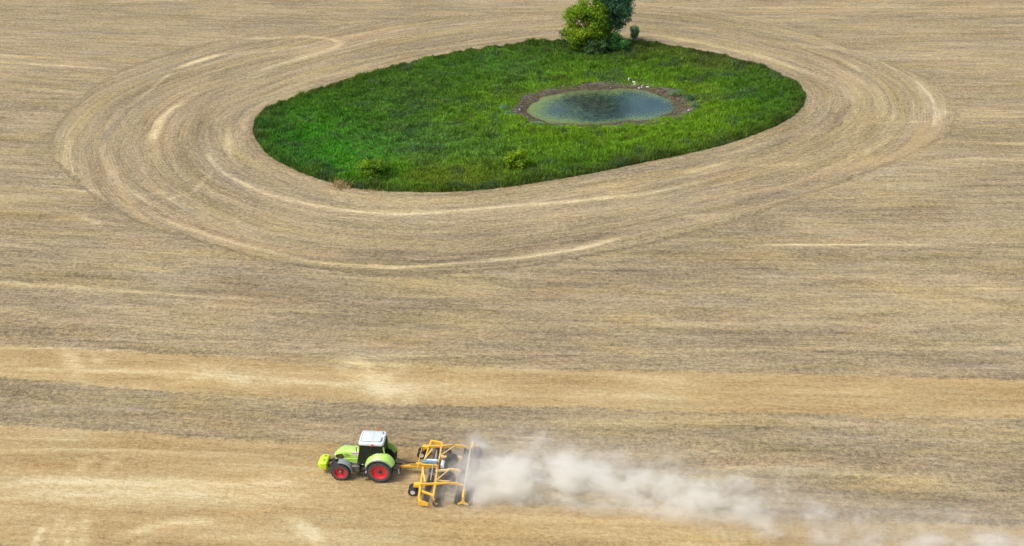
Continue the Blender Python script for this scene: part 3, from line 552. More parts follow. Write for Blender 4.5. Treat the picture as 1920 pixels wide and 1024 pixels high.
TXT = pmat('logo_red', (.30, .02, .05), .5, 0, 0); TXG = pmat('stripe_grey', (.33, .35, .37), .5, 0, 0); INT = pmat('interior', (.05, .055, .055), .8, 0, .2)
def glass_mat():
    t = NT('tinted_glass'); tr = t.node('ShaderNodeBsdfTransparent'); t.inp(tr.inputs[0], (.045, .14, .115, 1)); gl = t.node('ShaderNodeBsdfGlossy'); gl.inputs['Roughness'].default_value = .04
    fr = t.node('ShaderNodeFresnel'); n = t.noise(t.node('ShaderNodeTexCoord').outputs['Object'], 3, 2); t.inp(fr.inputs[0], t.mr(n, .3, .7, 1.45, 1.55))
    mx = t.node('ShaderNodeMixShader'); t.l.new(fr.outputs[0], mx.inputs[0]); t.l.new(tr.outputs[0], mx.inputs[1]); t.l.new(gl.outputs[0], mx.inputs[2]); t.inp(t.bs.inputs['Base Color'], (.016, .05, .042)); t.bs.inputs['Roughness'].default_value = .2; m3 = t.node('ShaderNodeMixShader'); m3.inputs[0].default_value = .35; t.l.new(mx.outputs[0], m3.inputs[1]); t.l.new(t.bs.outputs[0], m3.inputs[2]); t.l.new(m3.outputs[0], t.out.inputs[0]); return t.m
GLASS = glass_mat()

# ------------------------------------------------------------------ tractor   (X forward, Y left, Z up; origin on the ground under the rear axle)
YAW = R(175.4); TO = (-9.90, 75.88, 0)
T = empty('tractor', TO, YAW); tag(T, 'lime green farm tractor with white roof and red rims pulling the yellow harrow', 'tractor')
def wheel(parent, c, Rr, wd, rim, side, lugs, hubmat, front):
    e = empty('wheel', c, 0, parent); h = wd / 2
    t = MB(); prof = [(-h * .80, rim), (-h * .98, rim + (Rr - rim) * .35), (-h * .98, Rr * .90), (-h * .80, Rr * .955), (h * .80, Rr * .955), (h * .98, Rr * .90), (h * .98, rim + (Rr - rim) * .35), (h * .80, rim)]
    t.lathe(prof, n=48)
    for k in range(lugs):
        for s in (-1, 1):
            a = 2 * math.pi * (k + (.5 if s > 0 else 0)) / lugs; a2 = a + (.5 * 2 * math.pi / lugs) * 1.3
            p0 = Vector((math.cos(a2) * Rr * .965, s * .02, math.sin(a2) * Rr * .965)); p1 = Vector((math.cos(a) * Rr * .955, s * h * .99, math.sin(a) * Rr * .955))
            t.bar(p0, p1, .045, .06, up=(math.cos(a), 0, math.sin(a)))
            t.bar(p1, (math.cos(a - .02) * Rr * .87, s * h * 1.005, math.sin(a - .02) * Rr * .87), .05, .035, up=(0, 1, 0))
    t.build('tyre', RUB, e, smooth=35)
    s_ = MB(); y = side * (h * .98 + .004); yi = y + side * .012
    s_.lathe([(y, rim * 1.02), (yi, rim * 1.06), (yi, rim + (Rr - rim) * .52), (y, rim + (Rr - rim) * .56)], n=48); s_.build('sidewall', SIDEW, e, smooth=35)
    r_ = MB(); dish = .17 if front else .12
    r_.lathe([(side * h * .97, rim * 1.03), (side * h * .99, rim * .97), (side * h * .80, rim * .93), (side * (h * .97 - dish), rim * .88), (side * (h * .97 - dish - .03), rim * .5), (side * (h * .97 - dish), rim * .42), (side * (h * .97 - dish - .10), rim * .40), (-side * h * .6, rim * .7), (-side * h * .95, rim * .98), (-side * h * .90, rim * 1.03)], n=48)
    r_.build('rim', RED, e, smooth=35)
    b = MB(); y0 = side * (h * .97 - dish - .07)
    if front: b.lathe([(y0, .001), (y0, rim * .40), (side * (h * .97 - .06), rim * .30), (side * (h * .97 + .02), rim * .22), (side * (h * .97 + .04), .001)], n=20, closed=False)
    else:
        b.lathe([(y0, .001), (y0, rim * .52), (y0 + side * .06, rim * .56), (y0 + side * .07, rim * .5), (y0 + side * .05, rim * .26), (y0 + side * .05, .001)], n=28, closed=False)
        for k in range(10): a = k * .6283; b.lathe([(y0 + side * .05, .001), (y0 + side * .05, .03), (y0 + side * .10, .03), (y0 + side * .10, .001)], c=(math.cos(a) * rim * .42, 0, math.sin(a) * rim * .42), n=6, closed=False)
    b.build('hub', hubmat, e, smooth=35)
    if not front: q = MB(); q.lathe([(y0 + side * .04, .001), (y0 + side * .04, rim * .20), (y0 + side * .17, rim * .17), (y0 + side * .18, .001)], n=20, closed=False); q.build('axle_cap', BLK, e, smooth=35)
    return e
for s in (1, -1):
    wheel(T, (0, s * .94, 1.0), 1.0, .66, .60, s, 21, REDH, False)
    wheel(T, (2.98, s * .96, .755), .755, .54, .46, s, 18, CAST, True)
# chassis
c = MB(); c.box((1.0, 0, .95), (2.6, .55, .65)); c.box((0, 0, 1.0), (.6, 1.3, .45)); c.box((2.6, 0, 1.15), (2.0, .5, .6)); c.box((2.98, 0, .72), (.28, 1.5, .24)); c.box((3.55, 0, .85), (.6, .6, .4)); c.box((1.6, 0, .75), (1.2, .9, .3)); c.tube([(-.1, -1.2, 1), (-.1, 1.2, 1)], .13, 12)
c.box((-.45, 0, 1.0), (.5, .5, .7)); c.build('chassis', BLK, T, bevel=.03)
# engine bay clutter
for s in (1, -1):
    c = MB(); c.box((2.2, s * .36, 1.2), (.5, .14, .4)); c.tube([(1.7, s * .42, 1.1), (2.0, s * .44, 1.3), (2.5, s * .40, 1.25)], .05); c.tube([(2.1, s * .44, .55), (2.1, s * .44, 1.2)], .11, 10); c.box((2.2, s * .40, 1.05), (.7, .12, .3)); c.build('engine', CAST, T, bevel=.02)
# hood (bonnet) as a loft of rounded sections
def hsec(x, w, zt, zb, sh=.34):
    pts = [(w * .96, zb), (w, zb + .06), (w, zt - sh), (w - .30 * sh, zt - .30 * sh), (w - .20 * w / .47, zt - .02), (w * .3, zt + .02)]
    return [(x, a, b) for a, b in pts] + [(x, -a, b) for a, b in pts[::-1]]
HS = [(1.58, .47, 2.24, 1.40, .34), (2.1, .475, 2.25, 1.40, .34), (2.4, .475, 2.25, 1.40, .26), (2.75, .46, 2.22, 1.40, .18), (3.0, .44, 2.14, 1.40, .14), (3.2, .40, 2.03, 1.38, .12), (3.4, .33, 1.89, 1.34, .12), (3.52, .27, 1.74, 1.30, .12), (3.58, .22, 1.55, 1.27, .1)]
h = MB(); h.loft([hsec(*q) for q in HS]); h.build('hood', LIME, T, smooth=38, bevel=.01)
def hw(x): return float(np.interp(x, [q[0] for q in HS], [q[1] for q in HS]))
def hood_patch(name, out, mt, s):
    m = MB(); m.loft([[(a, s * (hw(a) - .02), b) for a, b in out], [(a, s * (hw(a) + (.04 if name == 'grille' else .012)), b) for a, b in out]]); return m.build(name, mt, T)
for s in (1, -1):
    hood_patch('grille', [(3.45, 1.50), (3.50, 1.62), (3.40, 1.76), (3.2, 1.88), (2.95, 1.96), (2.85, 1.88), (2.76, 1.72), (2.9, 1.58), (3.1, 1.47), (3.25, 1.45)], BLK, s)
    hood_patch('side_vent', [(2.66, 1.74), (2.78, 1.98), (2.55, 2.0), (2.36, 1.98), (2.25, 1.80), (2.45, 1.76)], LIMED, s)
    h = MB(); h.box((3.50, s * .16, 1.66), (.14, .16, .10), (0, .5, s * .25)); h.build('headlight', SILV, T, bevel=.01)
    h = MB(); h.loft([[(a, s * (hw(a) - .02), b) for a, b in [(2.55, 1.30), (3.0, 1.38), (2.9, 1.48), (2.3, 1.60), (1.62, 1.62), (1.62, 1.25), (2.0, 1.18)]], [(a, s * (hw(a) + .05), b) for a, b in [(2.55, 1.30), (3.0, 1.38), (2.9, 1.48), (2.3, 1.60), (1.62, 1.62), (1.62, 1.25), (2.0, 1.18)]]]); h.build('side_panel', LIME, T, bevel=.02)
h = MB(); h.loft([[(3.56, -.17, 1.32), (3.56, .17, 1.32), (3.53, .19, 1.60), (3.53, -.19, 1.60)], [(3.60, -.16, 1.32), (3.60, .16, 1.32), (3.575, .17, 1.58), (3.575, -.17, 1.58)]]); h.build('nose_grille', BLK, T)
h = MB(); h.box((3.15, 0, 1.15), (.7, .5, .5)); h.build('radiator', BLK, T, bevel=.03)
# silver panel and lettering on the shoulder of the hood
ang = math.atan2(.10, .24)      # shoulder lean
pn = Vector((0, math.cos(ang), math.sin(ang)))
p0 = Vector((1.92, .425, 2.01)) + pn * .010
for s in (1, -1):
    h = MB(); a = Vector((1.60, s * .474, 1.905)); b_ = Vector((1.60, s * .374, 2.15)); o_ = Vector((0, s * math.cos(ang), math.sin(ang))) * .008
    q = [a, Vector((2.30, a.y, a.z)), Vector((2.36, b_.y, b_.z)), b_]; h.loft([[tuple(v) for v in q], [tuple(v + o_) for v in q]]); h.build('badge_panel', SILV, T)
fc = bpy.data.curves.new('lettering', 'FONT'); fc.body = 'CLAAS'; fc.size = .165; fc.extrude = .003; fc.align_x = 'CENTER'; fc.align_y = 'CENTER'; fc.offset = .004
fo_c = bpy.data.objects.new('lettering', fc); col.objects.link(fo_c); bpy.context.view_layer.update(); lm = bpy.data.meshes.new_from_object(fo_c.evaluated_get(bpy.context.evaluated_depsgraph_get())); bpy.data.objects.remove(fo_c)
lm.materials.clear(); fo = link_mesh('lettering', lm, TXT, T)
ex = Vector((-1, 0, 0)); eu = Vector((0, -math.sin(ang), math.cos(ang))); en = ex.cross(eu)
fo.matrix_local = Matrix.Translation(Vector((1.95, .437, 2.05)) + en * .004) @ Matrix((ex, eu, en)).transposed().to_4x4()
h = MB(); a = Vector((1.97, .461, 1.945)) + en * .010; h.bar(a + Vector((.24, 0, 0)), a - Vector((.20, 0, 0)), .05, .006, up=tuple(en)); h.build('badge_stripe', TXG, T)
# exhaust, air intake
h = MB(); h.tube([(1.75, -.52, 1.7), (1.75, -.52, 2.45), (1.73, -.52, 2.62), (1.66, -.52, 2.72)], [.08, .08, .06, .055], 12); h.build('exhaust', BLK, T, smooth=40)
# cab
CX0, CX1 = -.32, 1.52
f = MB()
for s in (1, -1):
    f.bar((1.72, s * .66, 1.35), (1.42, s * .72, 3.08), .08, .08); f.bar((.62, s * .78, 1.2), (.62, s * .76, 3.08), .07, .07); f.bar((-.36, s * .72, 1.7), (-.28, s * .72, 3.08), .09, .09)
    f.bar((1.74, s * .68, 1.38), (.6, s * .78, 1.08), .10, .12); f.bar((.65, s * .78, 1.1), (.55, s * .78, 1.5), .08, .08); f.bar((1.42, s * .74, 3.06), (-.28, s * .74, 3.06), .08, .08)
f.bar((1.72, -.66, 1.40), (1.72, .66, 1.40), .08, .10); f.bar((-.36, -.72, 1.72), (-.36, .72, 1.72), .08, .08); f.bar((1.42, -.72, 3.06), (1.42, .72, 3.06), .07, .08); f.bar((-.28, -.72, 3.06), (-.28, .72, 3.06), .07, .08)
f.box((.65, 0, 1.22), (2.0, 1.35, .22)); f.build('cab_frame', BLK, T, bevel=.015)
f = MB()
for s in (1, -1): f.loft([[(1.68, s * .675, 1.42), (.64, s * .765, 1.16), (.62, s * .76, 3.03), (1.42, s * .725, 3.03)], [(1.68, s * .665, 1.42), (.64, s * .755, 1.16), (.62, s * .75, 3.03), (1.42, s * .715, 3.03)]]); f.loft([[(.58, s * .765, 1.5), (-.30, s * .735, 1.7), (-.25, s * .735, 3.03), (.58, s * .76, 3.03)], [(.58, s * .755, 1.5), (-.30, s * .725, 1.7), (-.25, s * .725, 3.03), (.58, s * .75, 3.03)]])
f.loft([[(1.735, -.63, 1.44), (1.735, .63, 1.44), (1.46, .69, 3.03), (1.46, -.69, 3.03)], [(1.725, -.63, 1.44), (1.725, .63, 1.44), (1.45, .69, 3.03), (1.45, -.69, 3.03)]])
f.loft([[(-.37, -.67, 1.76), (-.37, .67, 1.76), (-.30, .68, 3.03), (-.30, -.68, 3.03)], [(-.36, -.67, 1.76), (-.36, .67, 1.76), (-.29, .68, 3.03), (-.29, -.68, 3.03)]]); f.build('window', GLASS, T)
f = MB(); f.box((.25, 0, 1.65), (.5, .52, .16)); f.box((.0, 0, 2.0), (.16, .5, .7), (0, -.12, 0)); f.box((.0, 0, 2.42), (.12, .3, .2)); f.box((.25, -.34, 1.85), (.5, .1, .08)); f.build('seat', INT, T, bevel=.04)
f = MB(); f.box((1.25, 0, 1.75), (.25, .45, .6)); f.tube([(1.15, 0, 1.95), (.95, 0, 2.1)], .03)
ringp = [(.93 + .09 * math.sin(a), .2 * math.cos(a), 2.1 + .17 * math.sin(a)) for a in [i * math.pi / 8 for i in range(17)]]; f.tube(ringp, .02, 6); f.build('steering_wheel', INT, T, smooth=40)
# door lower panel seen green through the glass, small white notice
f = MB(); f.loft([[(1.30, .70, 1.22), (.9, .735, 1.14), (.9, .735, 1.55), (1.30, .70, 1.55)], [(1.30, .66, 1.22), (.9, .695, 1.14), (.9, .695, 1.55), (1.30, .66, 1.55)]]); f.build('door_panel', LIMED, T)
# roof
def rrect(cx, cy, lx, ly, r, z, n=5):
    out = []
    for (sx, sy, a0) in ((1, 1, 0), (-1, 1, 90), (-1, -1, 180), (1, -1, 270)):
        for k in range(n): a = R(a0 + 90 * k / (n - 1)); out.append((cx + sx * (lx / 2 - r) + r * math.cos(a), cy + sy * (ly / 2 - r) + r * math.sin(a), z))
    return out
rf = MB(); cxr = .60; LX = 1.92
rf.loft([rrect(cxr, 0, LX - .12, 1.56, .16, 3.05), rrect(cxr, 0, LX, 1.68, .2, 3.12), rrect(cxr, 0, LX, 1.68, .2, 3.22), rrect(cxr, 0, LX - .07, 1.62, .2, 3.30), rrect(cxr, 0, LX - .26, 1.42, .2, 3.34)]); RO = rf.build('roof', WHT, T, smooth=30)
rf = MB(); rf.loft([rrect(cxr + .0, 0, LX - .30, 1.36, .16, 3.335), rrect(cxr + .0, 0, LX - .30, 1.36, .16, 3.347)]); rf.build('roof_seam', SEAM, RO)
rf = MB(); rf.loft([rrect(cxr + .03, 0, LX - .44, 1.26, .14, 3.34), rrect(cxr + .03, 0, LX - .44, 1.26, .14, 3.372), rrect(cxr + .03, 0, LX - .50, 1.20, .12, 3.38)]); rf.box((cxr - .05, 0, 3.39), (.04, .95, .03)); rf.build('roof_hatch', PANEL, RO, smooth=30)
rf = MB(); rf.box((-.20, -.10, 3.38), (.2, .26, .1)); rf.build('receiver', pmat('receiver_white', (.85, .86, .85), .4, 0, 0), RO, bevel=.02)
for i in range(2): rf = MB(); rf.box((.18, -.38 + i * .22, 3.395), (.16, .10, .03)); rf.build('roof_vent', WHT, RO, bevel=.01)
for (bx, by, bz) in ((.33, -.93, 3.36), (.50, .90, 3.12)):
    k_ = MB(); k_.tube([(bx, by * .88, bz - .1), (bx, by, bz - .05), (bx, by, bz)], .018, 6); k_.slot = 1; k_.tube([(bx, by, bz), (bx, by, bz + .15), (bx, by, bz + .18)], [.065, .06, .03], 10); k_.build('beacon', [BLK, ORG], T, smooth=40)
for s in (1, -1):
    k_ = MB(); k_.tube([(1.45, s * .75, 2.95), (1.62, s * 1.0, 2.98)], .02, 6); k_.box((1.66, s * 1.05, 2.85), (.07, .2, .30), (0, 0, s * .2)); k_.build('mirror', BLK, T, bevel=.02)
    k_ = MB(); k_.box((1.56, s * .55, 3.1), (.08, .2, .1)); k_.build('work_light', BLK, T, bevel=.01)
# rear fenders
for s in (1, -1):
    ff = MB(); rings = []
    for i in range(15):
        th_ = R(22 + i * (153 - 22) / 14); Ro = 1.13; Ri = float(np.interp(math.degrees(th_), [22, 60, 90, 120, 153], [1.20, 1.32, 1.38, 1.47, 1.30])); Rm = Ro * .4 + Ri * .6 + .02
        cs, sn = math.cos(th_), math.sin(th_)
        top = [(Ri, .70), (Rm, .95), (Ro + .02, 1.17), (Ro - .03, 1.22)]; bot = [(r_ - .05, y_) for r_, y_ in top[::-1]]
        rings.append([(r_ * cs, s * y_, 1.0 + r_ * sn) for r_, y_ in top + bot])
    ff.loft(rings)
    ff.bar((-.40, s * .735, 2.25), (-.33, s * .745, 2.95), .07, .10)
    ff.plate([(.98, 1.45), (.62, 2.13), (0.0, 2.36), (-.70, 2.24), (-1.1, 1.66), (-.7, 1.3), (0, 1.25)], 'y', s * .70 - (.02 if s > 0 else -.0), .02)
    fo_ = ff.build('fender', LIME, T, smooth=40)
    ff = MB(); rings = []
    for i in range(15):
        th_ = R(20 + i * (152 - 20) / 14); cs, sn = math.cos(th_), math.sin(th_)
        rings.append([(r_ * cs, s * y_, 1.0 + r_ * sn) for r_, y_ in [(1.10, 1.19), (1.115, 1.29), (1.05, 1.31), (1.05, 1.19)]])
    ff.loft(rings); ff.build('fender_lip', GRYF, fo_, smooth=40)
    ff = MB(); ff.box((-.98, s * 1.05, 1.55), (.04, .2, .12)); ff.build('tail_light', SILV, fo_, bevel=.01)
    ff = MB(); rings = []
    for i in range(11):
        th_ = R(82 + i * (178 - 82) / 10); cs, sn = math.cos(th_), math.sin(th_)
        rings.append([(2.98 + r_ * cs, s * y_, .755 + r_ * sn) for r_, y_ in [(.92, .70), (.94, 1.15), (.90, 1.24), (.86, 1.22), (.89, 1.12), (.88, .70)]])
    ff.loft(rings); ff.build('front_fender', GRYF, T, smooth=40)
    ff = MB()
    for i in range(3): ff.box((1.22 - i * .02, s * (.86 + .10 * (2 - i)), .42 + i * .28), (.42, .24, .04))
    for q in (-.2, .2): ff.bar((1.2 + q, s * 1.07, .40), (1.2 + q, s * .84, 1.1), .03, .05)
    ff.build('step', BLK, T, bevel=.008)
    ff = MB(); ff.loft([rrect(1.85, s * .72, .62, .36, .1, .62), rrect(1.85, s * .72, .66, .40, .1, .70), rrect(1.85, s * .72, .66, .40, .1, 1.15), rrect(1.85, s * .70, .55, .3, .1, 1.22)]); ff.build('fuel_tank', pmat('tank_black', (.03, .033, .035), .35, 0, .3), T, smooth=40)
for c_, d_ in (((1.05, .80, 1.30), (.16, .05, .08)), ((1.02, 1.02, .78), (.12, .10, .16)), ((1.32, .78, 1.30), (.10, .05, .05))): ff = MB(); ff.box(c_, d_); ff.build('notice', WHT, T)
# rear linkage and hoses
r_ = MB()
for s in (1, -1): r_.bar((-.5, s * .38, .70), (-1.45, s * .45, .62), .07, .09); r_.tube([(-.55, s * .4, 1.45), (-1.0, s * .43, .70)], .035, 8); r_.bar((-.4, s * .3, 1.5), (-.75, s * .42, 1.42), .08, .08)
r_.bar((-1.42, -.5, .62), (-1.42, .5, .62), .08, .08); r_.tube([(-.6, 0, 1.15), (-1.35, 0, .95)], .045, 8); r_.build('rear_linkage', BLK, T)
for i, yy in enumerate((-.2, -.12, .1)): r_ = MB(); r_.tube([(-.62, yy, 1.35), (-1.0, yy + .05, 1.42), (-1.5, yy * .5, 1.25), (-2.0, yy * .5, 1.05), (-2.6, yy * .4 - .05, 1.08)], .022, 6); r_.build('hose', BLK, T, smooth=60)
r_ = MB(); r_.box((-1.38, .62, .70), (.10, .05, .45)); r_.build('link_plate', STEEL, T)
# front linkage and ballast
r_ = MB()
for s in (1, -1): r_.bar((3.7, s * .32, .70), (4.15, s * .36, .62), .09, .10); r_.bar((3.6, s * .25, 1.0), (4.12, s * .33, .72), .05, .05)
r_.tube([(3.75, 0, 1.12), (4.2, 0, 1.02)], .04, 8); r_.build('front_linkage', BLK, T)
def octo(x, hy, z0, z1, cy, cz): return [(x, -hy + cy, z0), (x, hy - cy, z0), (x, hy, z0 + cz), (x, hy, z1 - cz), (x, hy - cy, z1), (x, -hy + cy, z1), (x, -hy, z1 - cz), (x, -hy, z0 + cz)]
B = MB(); B.loft([octo(4.10, .52, .50, 1.08, .08, .08), octo(4.20, .62, .44, 1.14, .10, .10), octo(4.55, .62, .44, 1.14, .12, .12), octo(4.80, .50, .52, 1.02, .12, .12), octo(4.88, .38, .60, .90, .10, .10)]); BO = B.build('front_ballast', BALL, T, smooth=25, bevel=.02)
for s in (1, -1): B = MB(); B.box((4.36, s * .26, 1.15), (.16, .06, .05)); B.build('lifting_eye', BLK, BO)

# ------------------------------------------------------------------ disc harrow (same axes as the tractor)
HR = empty('disc_harrow', TO, YAW); tag(HR, 'wide yellow disc harrow with black rollers towed behind the tractor, raising dust', 'harrow')
b = MB(); b.bar((-1.5, .0, .70), (-2.6, 0, .92), .16, .14, .26, .26); b.bar((-2.6, 0, .92), (-4.25, .0, .98), .28, .28, .34, .30); b.build('drawbar', YLW, HR, bevel=.02)
b = MB(); b.lathe([(-.07, .04), (-.07, .11), (.07, .11), (.07, .04)], c=(-1.45, 0, .68), n=14); b.bar((-1.5, 0, .69), (-1.95, 0, .78), .18, .15); b.build('hitch_eye', pmat('hitch_orange', (.75, .30, .02), .5), HR)
b = MB()
b.bar((-3.38, 3.78, .82), (-3.22, .55, .86), .15, .15); b.bar((-3.22, .55, .86), (-3.15, -.4, .86), .20, .20); b.bar((-3.15, -.4, .86), (-3.32, -3.15, .82), .15, .15)
b.bar((-4.42, 3.62, .86), (-4.30, .4, .90), .12, .13); b.bar((-4.30, .4, .90), (-4.28, -.6, .90), .22, .22); b.bar((-4.28, -.6, .90), (-4.20, -3.05, .86), .12, .13)
b.build('cross_beam', YLW, HR, bevel=.012)
for y0, y1, xe, mt in ((2.35, 2.12, -6.45, YLW), (-2.42, -2.55, -6.38, YLW), (.62, .55, -6.1, YDUST), (-1.10, -1.10, -6.0, YDUST)):
    b = MB(); pts = [(-2.9 if abs(y0) > 2 else -4.2, y0, .88), (-3.6 if abs(y0) > 2 else -4.5, y0, .96), (-4.4 if abs(y0) > 2 else -4.9, y0 + (y1 - y0) * .4, .98), (-5.3, y0 + (y1 - y0) * .6, 1.10), (-5.9, y1, 1.02), (xe, y1, .86)]
    for p, q in zip(pts[:-1], pts[1:]): b.bar(p, q, .11, .17)
    if abs(y0) > 2: b.box((-3.05, y0, .86), (.5, .34, .24))
    b.build('side_arm', mt, HR, bevel=.012)
b = MB(); b.bar((-3.22, .62, 1.02), (-3.62, 2.15, 1.05), .09, .09); b.build('brace', YBR, HR, bevel=.008)
b = MB(); b.bar((-3.60, -1.95, 1.05), (-3.22, -.75, 1.02), .09, .09); b.build('brace', YBR, HR, bevel=.008)
b = MB(); b.bar((-4.45, 1.85, 1.02), (-5.25, .62, 1.10), .07, .07); b.build('brace', YBR, HR, bevel=.008)
b = MB(); b.bar((-4.45, 1.90, 1.02), (-5.55, 2.10, 1.14), .07, .07); b.build('brace', YBR, HR, bevel=.008)
b = MB(); b.bar((-4.35, -1.25, 1.02), (-5.3, -2.40, 1.12), .06, .06); b.build('brace', YBR, HR, bevel=.008)
b = MB(); b.bar((-4.35, -1.2, 1.02), (-4.9, -1.0, 1.08), .06, .06); b.build('brace', YBR, HR, bevel=.008)
b = MB(); b.tube([(-2.82, -2.1, 1.25), (-2.84, -.45, 1.35), (-2.86, .95, 1.25)], .028, 6); b.tube([(-2.84, -.3, 1.0), (-2.84, -.3, 1.36)], .03, 6); b.build('hose_rail', YLW, HR)
b = MB(); b.tube([(-3.95, .1, 1.18), (-4.02, 2.0, 1.10)], .035, 8); b.build('hydraulic_cylinder', STEEL, HR, smooth=50)
b = MB(); b.tube([(-4.00, -.3, 1.18), (-3.98, -1.75, 1.10)], .035, 8); b.build('hydraulic_cylinder', STEEL, HR, smooth=50)
b = MB(); b.tube([(-4.08, -.3, 1.15), (-4.06, -1.3, 1.12)], .025, 8); b.build('hydraulic_cylinder', STEEL, HR, smooth=50)
b = MB(); b.tube([(-5.9, 2.13, 1.15), (-6.3, 2.13, 1.0)], .035, 8); b.build('hydraulic_cylinder', STEEL, HR, smooth=50)
b = MB(); b.tube([(-5.85, -2.54, 1.2), (-6.25, -2.54, 1.0)], .035, 8); b.build('hydraulic_cylinder', STEEL, HR, smooth=50)
b = MB(); b.loft([[(-3.0, -.16, 1.18), (-3.0, .02, 1.18), (-3.0, .02, 1.22), (-3.0, -.16, 1.22)], [(-3.4, -.30, 1.12), (-3.4, .08, 1.12), (-3.4, .08, 1.34), (-3.4, -.30, 1.34)], [(-4.25, -.30, 1.12), (-4.25, .06, 1.12), (-4.25, .06, 1.34), (-4.25, -.30, 1.34)]]); b.build('hose_cover', BLUE, HR, bevel=.02)
b = MB(); b.box((-3.85, -.13, 1.36), (.8, .12, .05)); b.tube([(-4.62, -.35, 1.05), (-4.62, .25, 1.05)], .17, 12); b.build('white_tank', pmat('tank_white', (.78, .79, .76), .5, 0, .3), HR, smooth=40)
b = MB(); b.box((-4.45, -.05, 1.0), (.14, .7, .45)); b.box((-4.75, .45, .85), (.2, .3, .3)); b.build('valve_block', BLK, HR, bevel=.015)
for pts in ([(-2.2, .08, .98), (-3.0, .22, 1.12), (-3.7, .30, 1.10), (-4.3, .34, 1.08)], [(-4.35, .3, 1.08), (-4.42, 1.2, 1.02), (-4.5, 2.0, 1.08), (-5.3, 2.2, 1.20), (-5.9, 2.1, 1.16)],
            [(-4.35, -.4, 1.08), (-4.36, -1.3, 1.02), (-4.4, -2.3, 1.08), (-5.3, -2.45, 1.2)], [(-3.3, .4, 1.0), (-3.36, 1.4, .98), (-3.40, 2.6, .96)], [(-3.28, -.6, 1.0), (-3.30, -1.5, .98), (-3.34, -2.6, .96)]):
    b = MB(); b.tube(pts, .022, 6); b.build('hose', BLK, HR, smooth=60)
# side deflectors
b = MB(); b.bar((-3.38, 3.72, .80), (-3.44, 3.92, .55), .18, .14); b.loft([[(-3.34, 3.86, .25), (-4.05, 3.92, .22), (-4.12, 3.92, .50), (-3.75, 3.90, .66), (-3.34, 3.86, .72)], [(-3.34, 3.92, .25), (-4.05, 3.98, .22), (-4.12, 3.98, .50), (-3.75, 3.96, .66), (-3.34, 3.92, .72)]])
b.build('side_deflector', YLW, HR, bevel=.012)
b = MB(); b.bar((-3.5, 3.05, .84), (-4.4, 3.45, .84), .12, .16); b.bar((-4.42, 3.60, .82), (-4.55, 3.74, .40), .10, .08); b.bar((-4.40, 3.40, .84), (-4.43, 3.64, .82), .12, .12); b.build('disc_holder', YLW, HR, bevel=.01)
b = MB(); b.bar((-3.32, -3.1, .84), (-3.36, -3.35, .80), .18, .16); b.bar((-3.3, -3.3, .80), (-4.2, -3.05, .80), .14, .24); b.build('side_deflector', YLW, HR, bevel=.012)
# discs: two rows
dm = MB()
ns = 20
dm.slot = 0; dm.lathe([(0, .001), (.035, .14), (.06, .28), (.07, .28), (.045, .14), (.02, .001)], n=ns, closed=False)
dm.slot = 1; dm.bar((.0, .0, .0), (.18, .02, .25), .05, .05); dm.bar((.18, .02, .25), (.06, .02, .52), .05, .06)
me_d = None
for row, (xr, tl) in enumerate(((-3.85, .28), (-4.75, -.28))):
    for i in range(25):
        yy = -2.95 + i * .265 + row * .13
        if abs(yy) < .25: continue
        if me_d is None: o = dm.build('disc_blade', [DISC, DARM], HR, smooth=40); me_d = o
        else: o = me_d.copy(); col.objects.link(o); o.parent = HR
        o.location = (xr + .004 * i, yy, .24); o.rotation_euler = (R(12) * (1 if row else -1), 0, tl)
# edge disc
b = MB(); b.lathe([(0, .001), (.04, .2), (.06, .32), (.09, .32), (.07, .2), (.05, .001)], c=(-4.68, 3.70, .33), n=26, closed=False); b.slot = 1; b.lathe([(.06, .001), (.07, .07), (.12, .06), (.12, .001)], c=(-4.68, 3.70, .33), n=14, closed=False); b.build('edge_disc', [DISC, YLW], HR, smooth=40)
# gauge wheels
def small_wheel(c, Rr, wd, rimm, rimf=.52):
    e = empty('wheel', c, 0, HR); t = MB(); h_ = wd / 2; ri = Rr * rimf
    t.lathe([(-h_ * .8, ri), (-h_, ri * 1.25), (-h_ * .95, Rr * .9), (-h_ * .6, Rr), (h_ * .6, Rr), (h_ * .95, Rr * .9), (h_, ri * 1.25), (h_ * .8, ri)], n=32)
    for q in (-.3, 0, .3): t.lathe([(q * wd - .012, Rr * .98), (q * wd - .012, Rr * 1.015), (q * wd + .012, Rr * 1.015), (q * wd + .012, Rr * .98)], n=32)
    t.build('tyre', RUB, e, smooth=35); t = MB(); t.lathe([(h_ * .82, ri * 1.02), (h_ * .9, ri * .95), (h_ * .45, ri * .85), (h_ * .4, ri * .4), (h_ * .75, ri * .3), (h_ * .75, .001)], n=24, closed=False)
    t.lathe([(-h_ * .82, ri * 1.02), (-h_ * .45, ri * .85), (-h_ * .4, .001)], n=24, closed=False); t.build('rim', rimm, e, smooth=35)
for yy in (2.52, 2.05, -2.10, -2.57): small_wheel((-2.72, yy, .345), .345, .26, WRIM)
small_wheel((-5.35, 1.42, .92), .47, .36, SIDEW); small_wheel((-5.25, -.98, .88), .47, .36, SIDEW)
for y0 in (2.28, -2.34): b = MB(); b.tube([(-2.72, y0 - .40, .345), (-2.72, y0 + .40, .345)], .035, 8); b.bar((-2.72, y0, .345), (-2.95, y0, .82), .09, .12); b.build('wheel_bracket', YLW, HR)
b = MB(); b.tube([(-5.35, .6, .92), (-5.35, 1.6, .92)], .05, 8); b.build('axle', BLK, HR); b = MB(); b.tube([(-5.25, -1.2, .88), (-5.25, -.6, .88)], .05, 8); b.build('axle', BLK, HR)
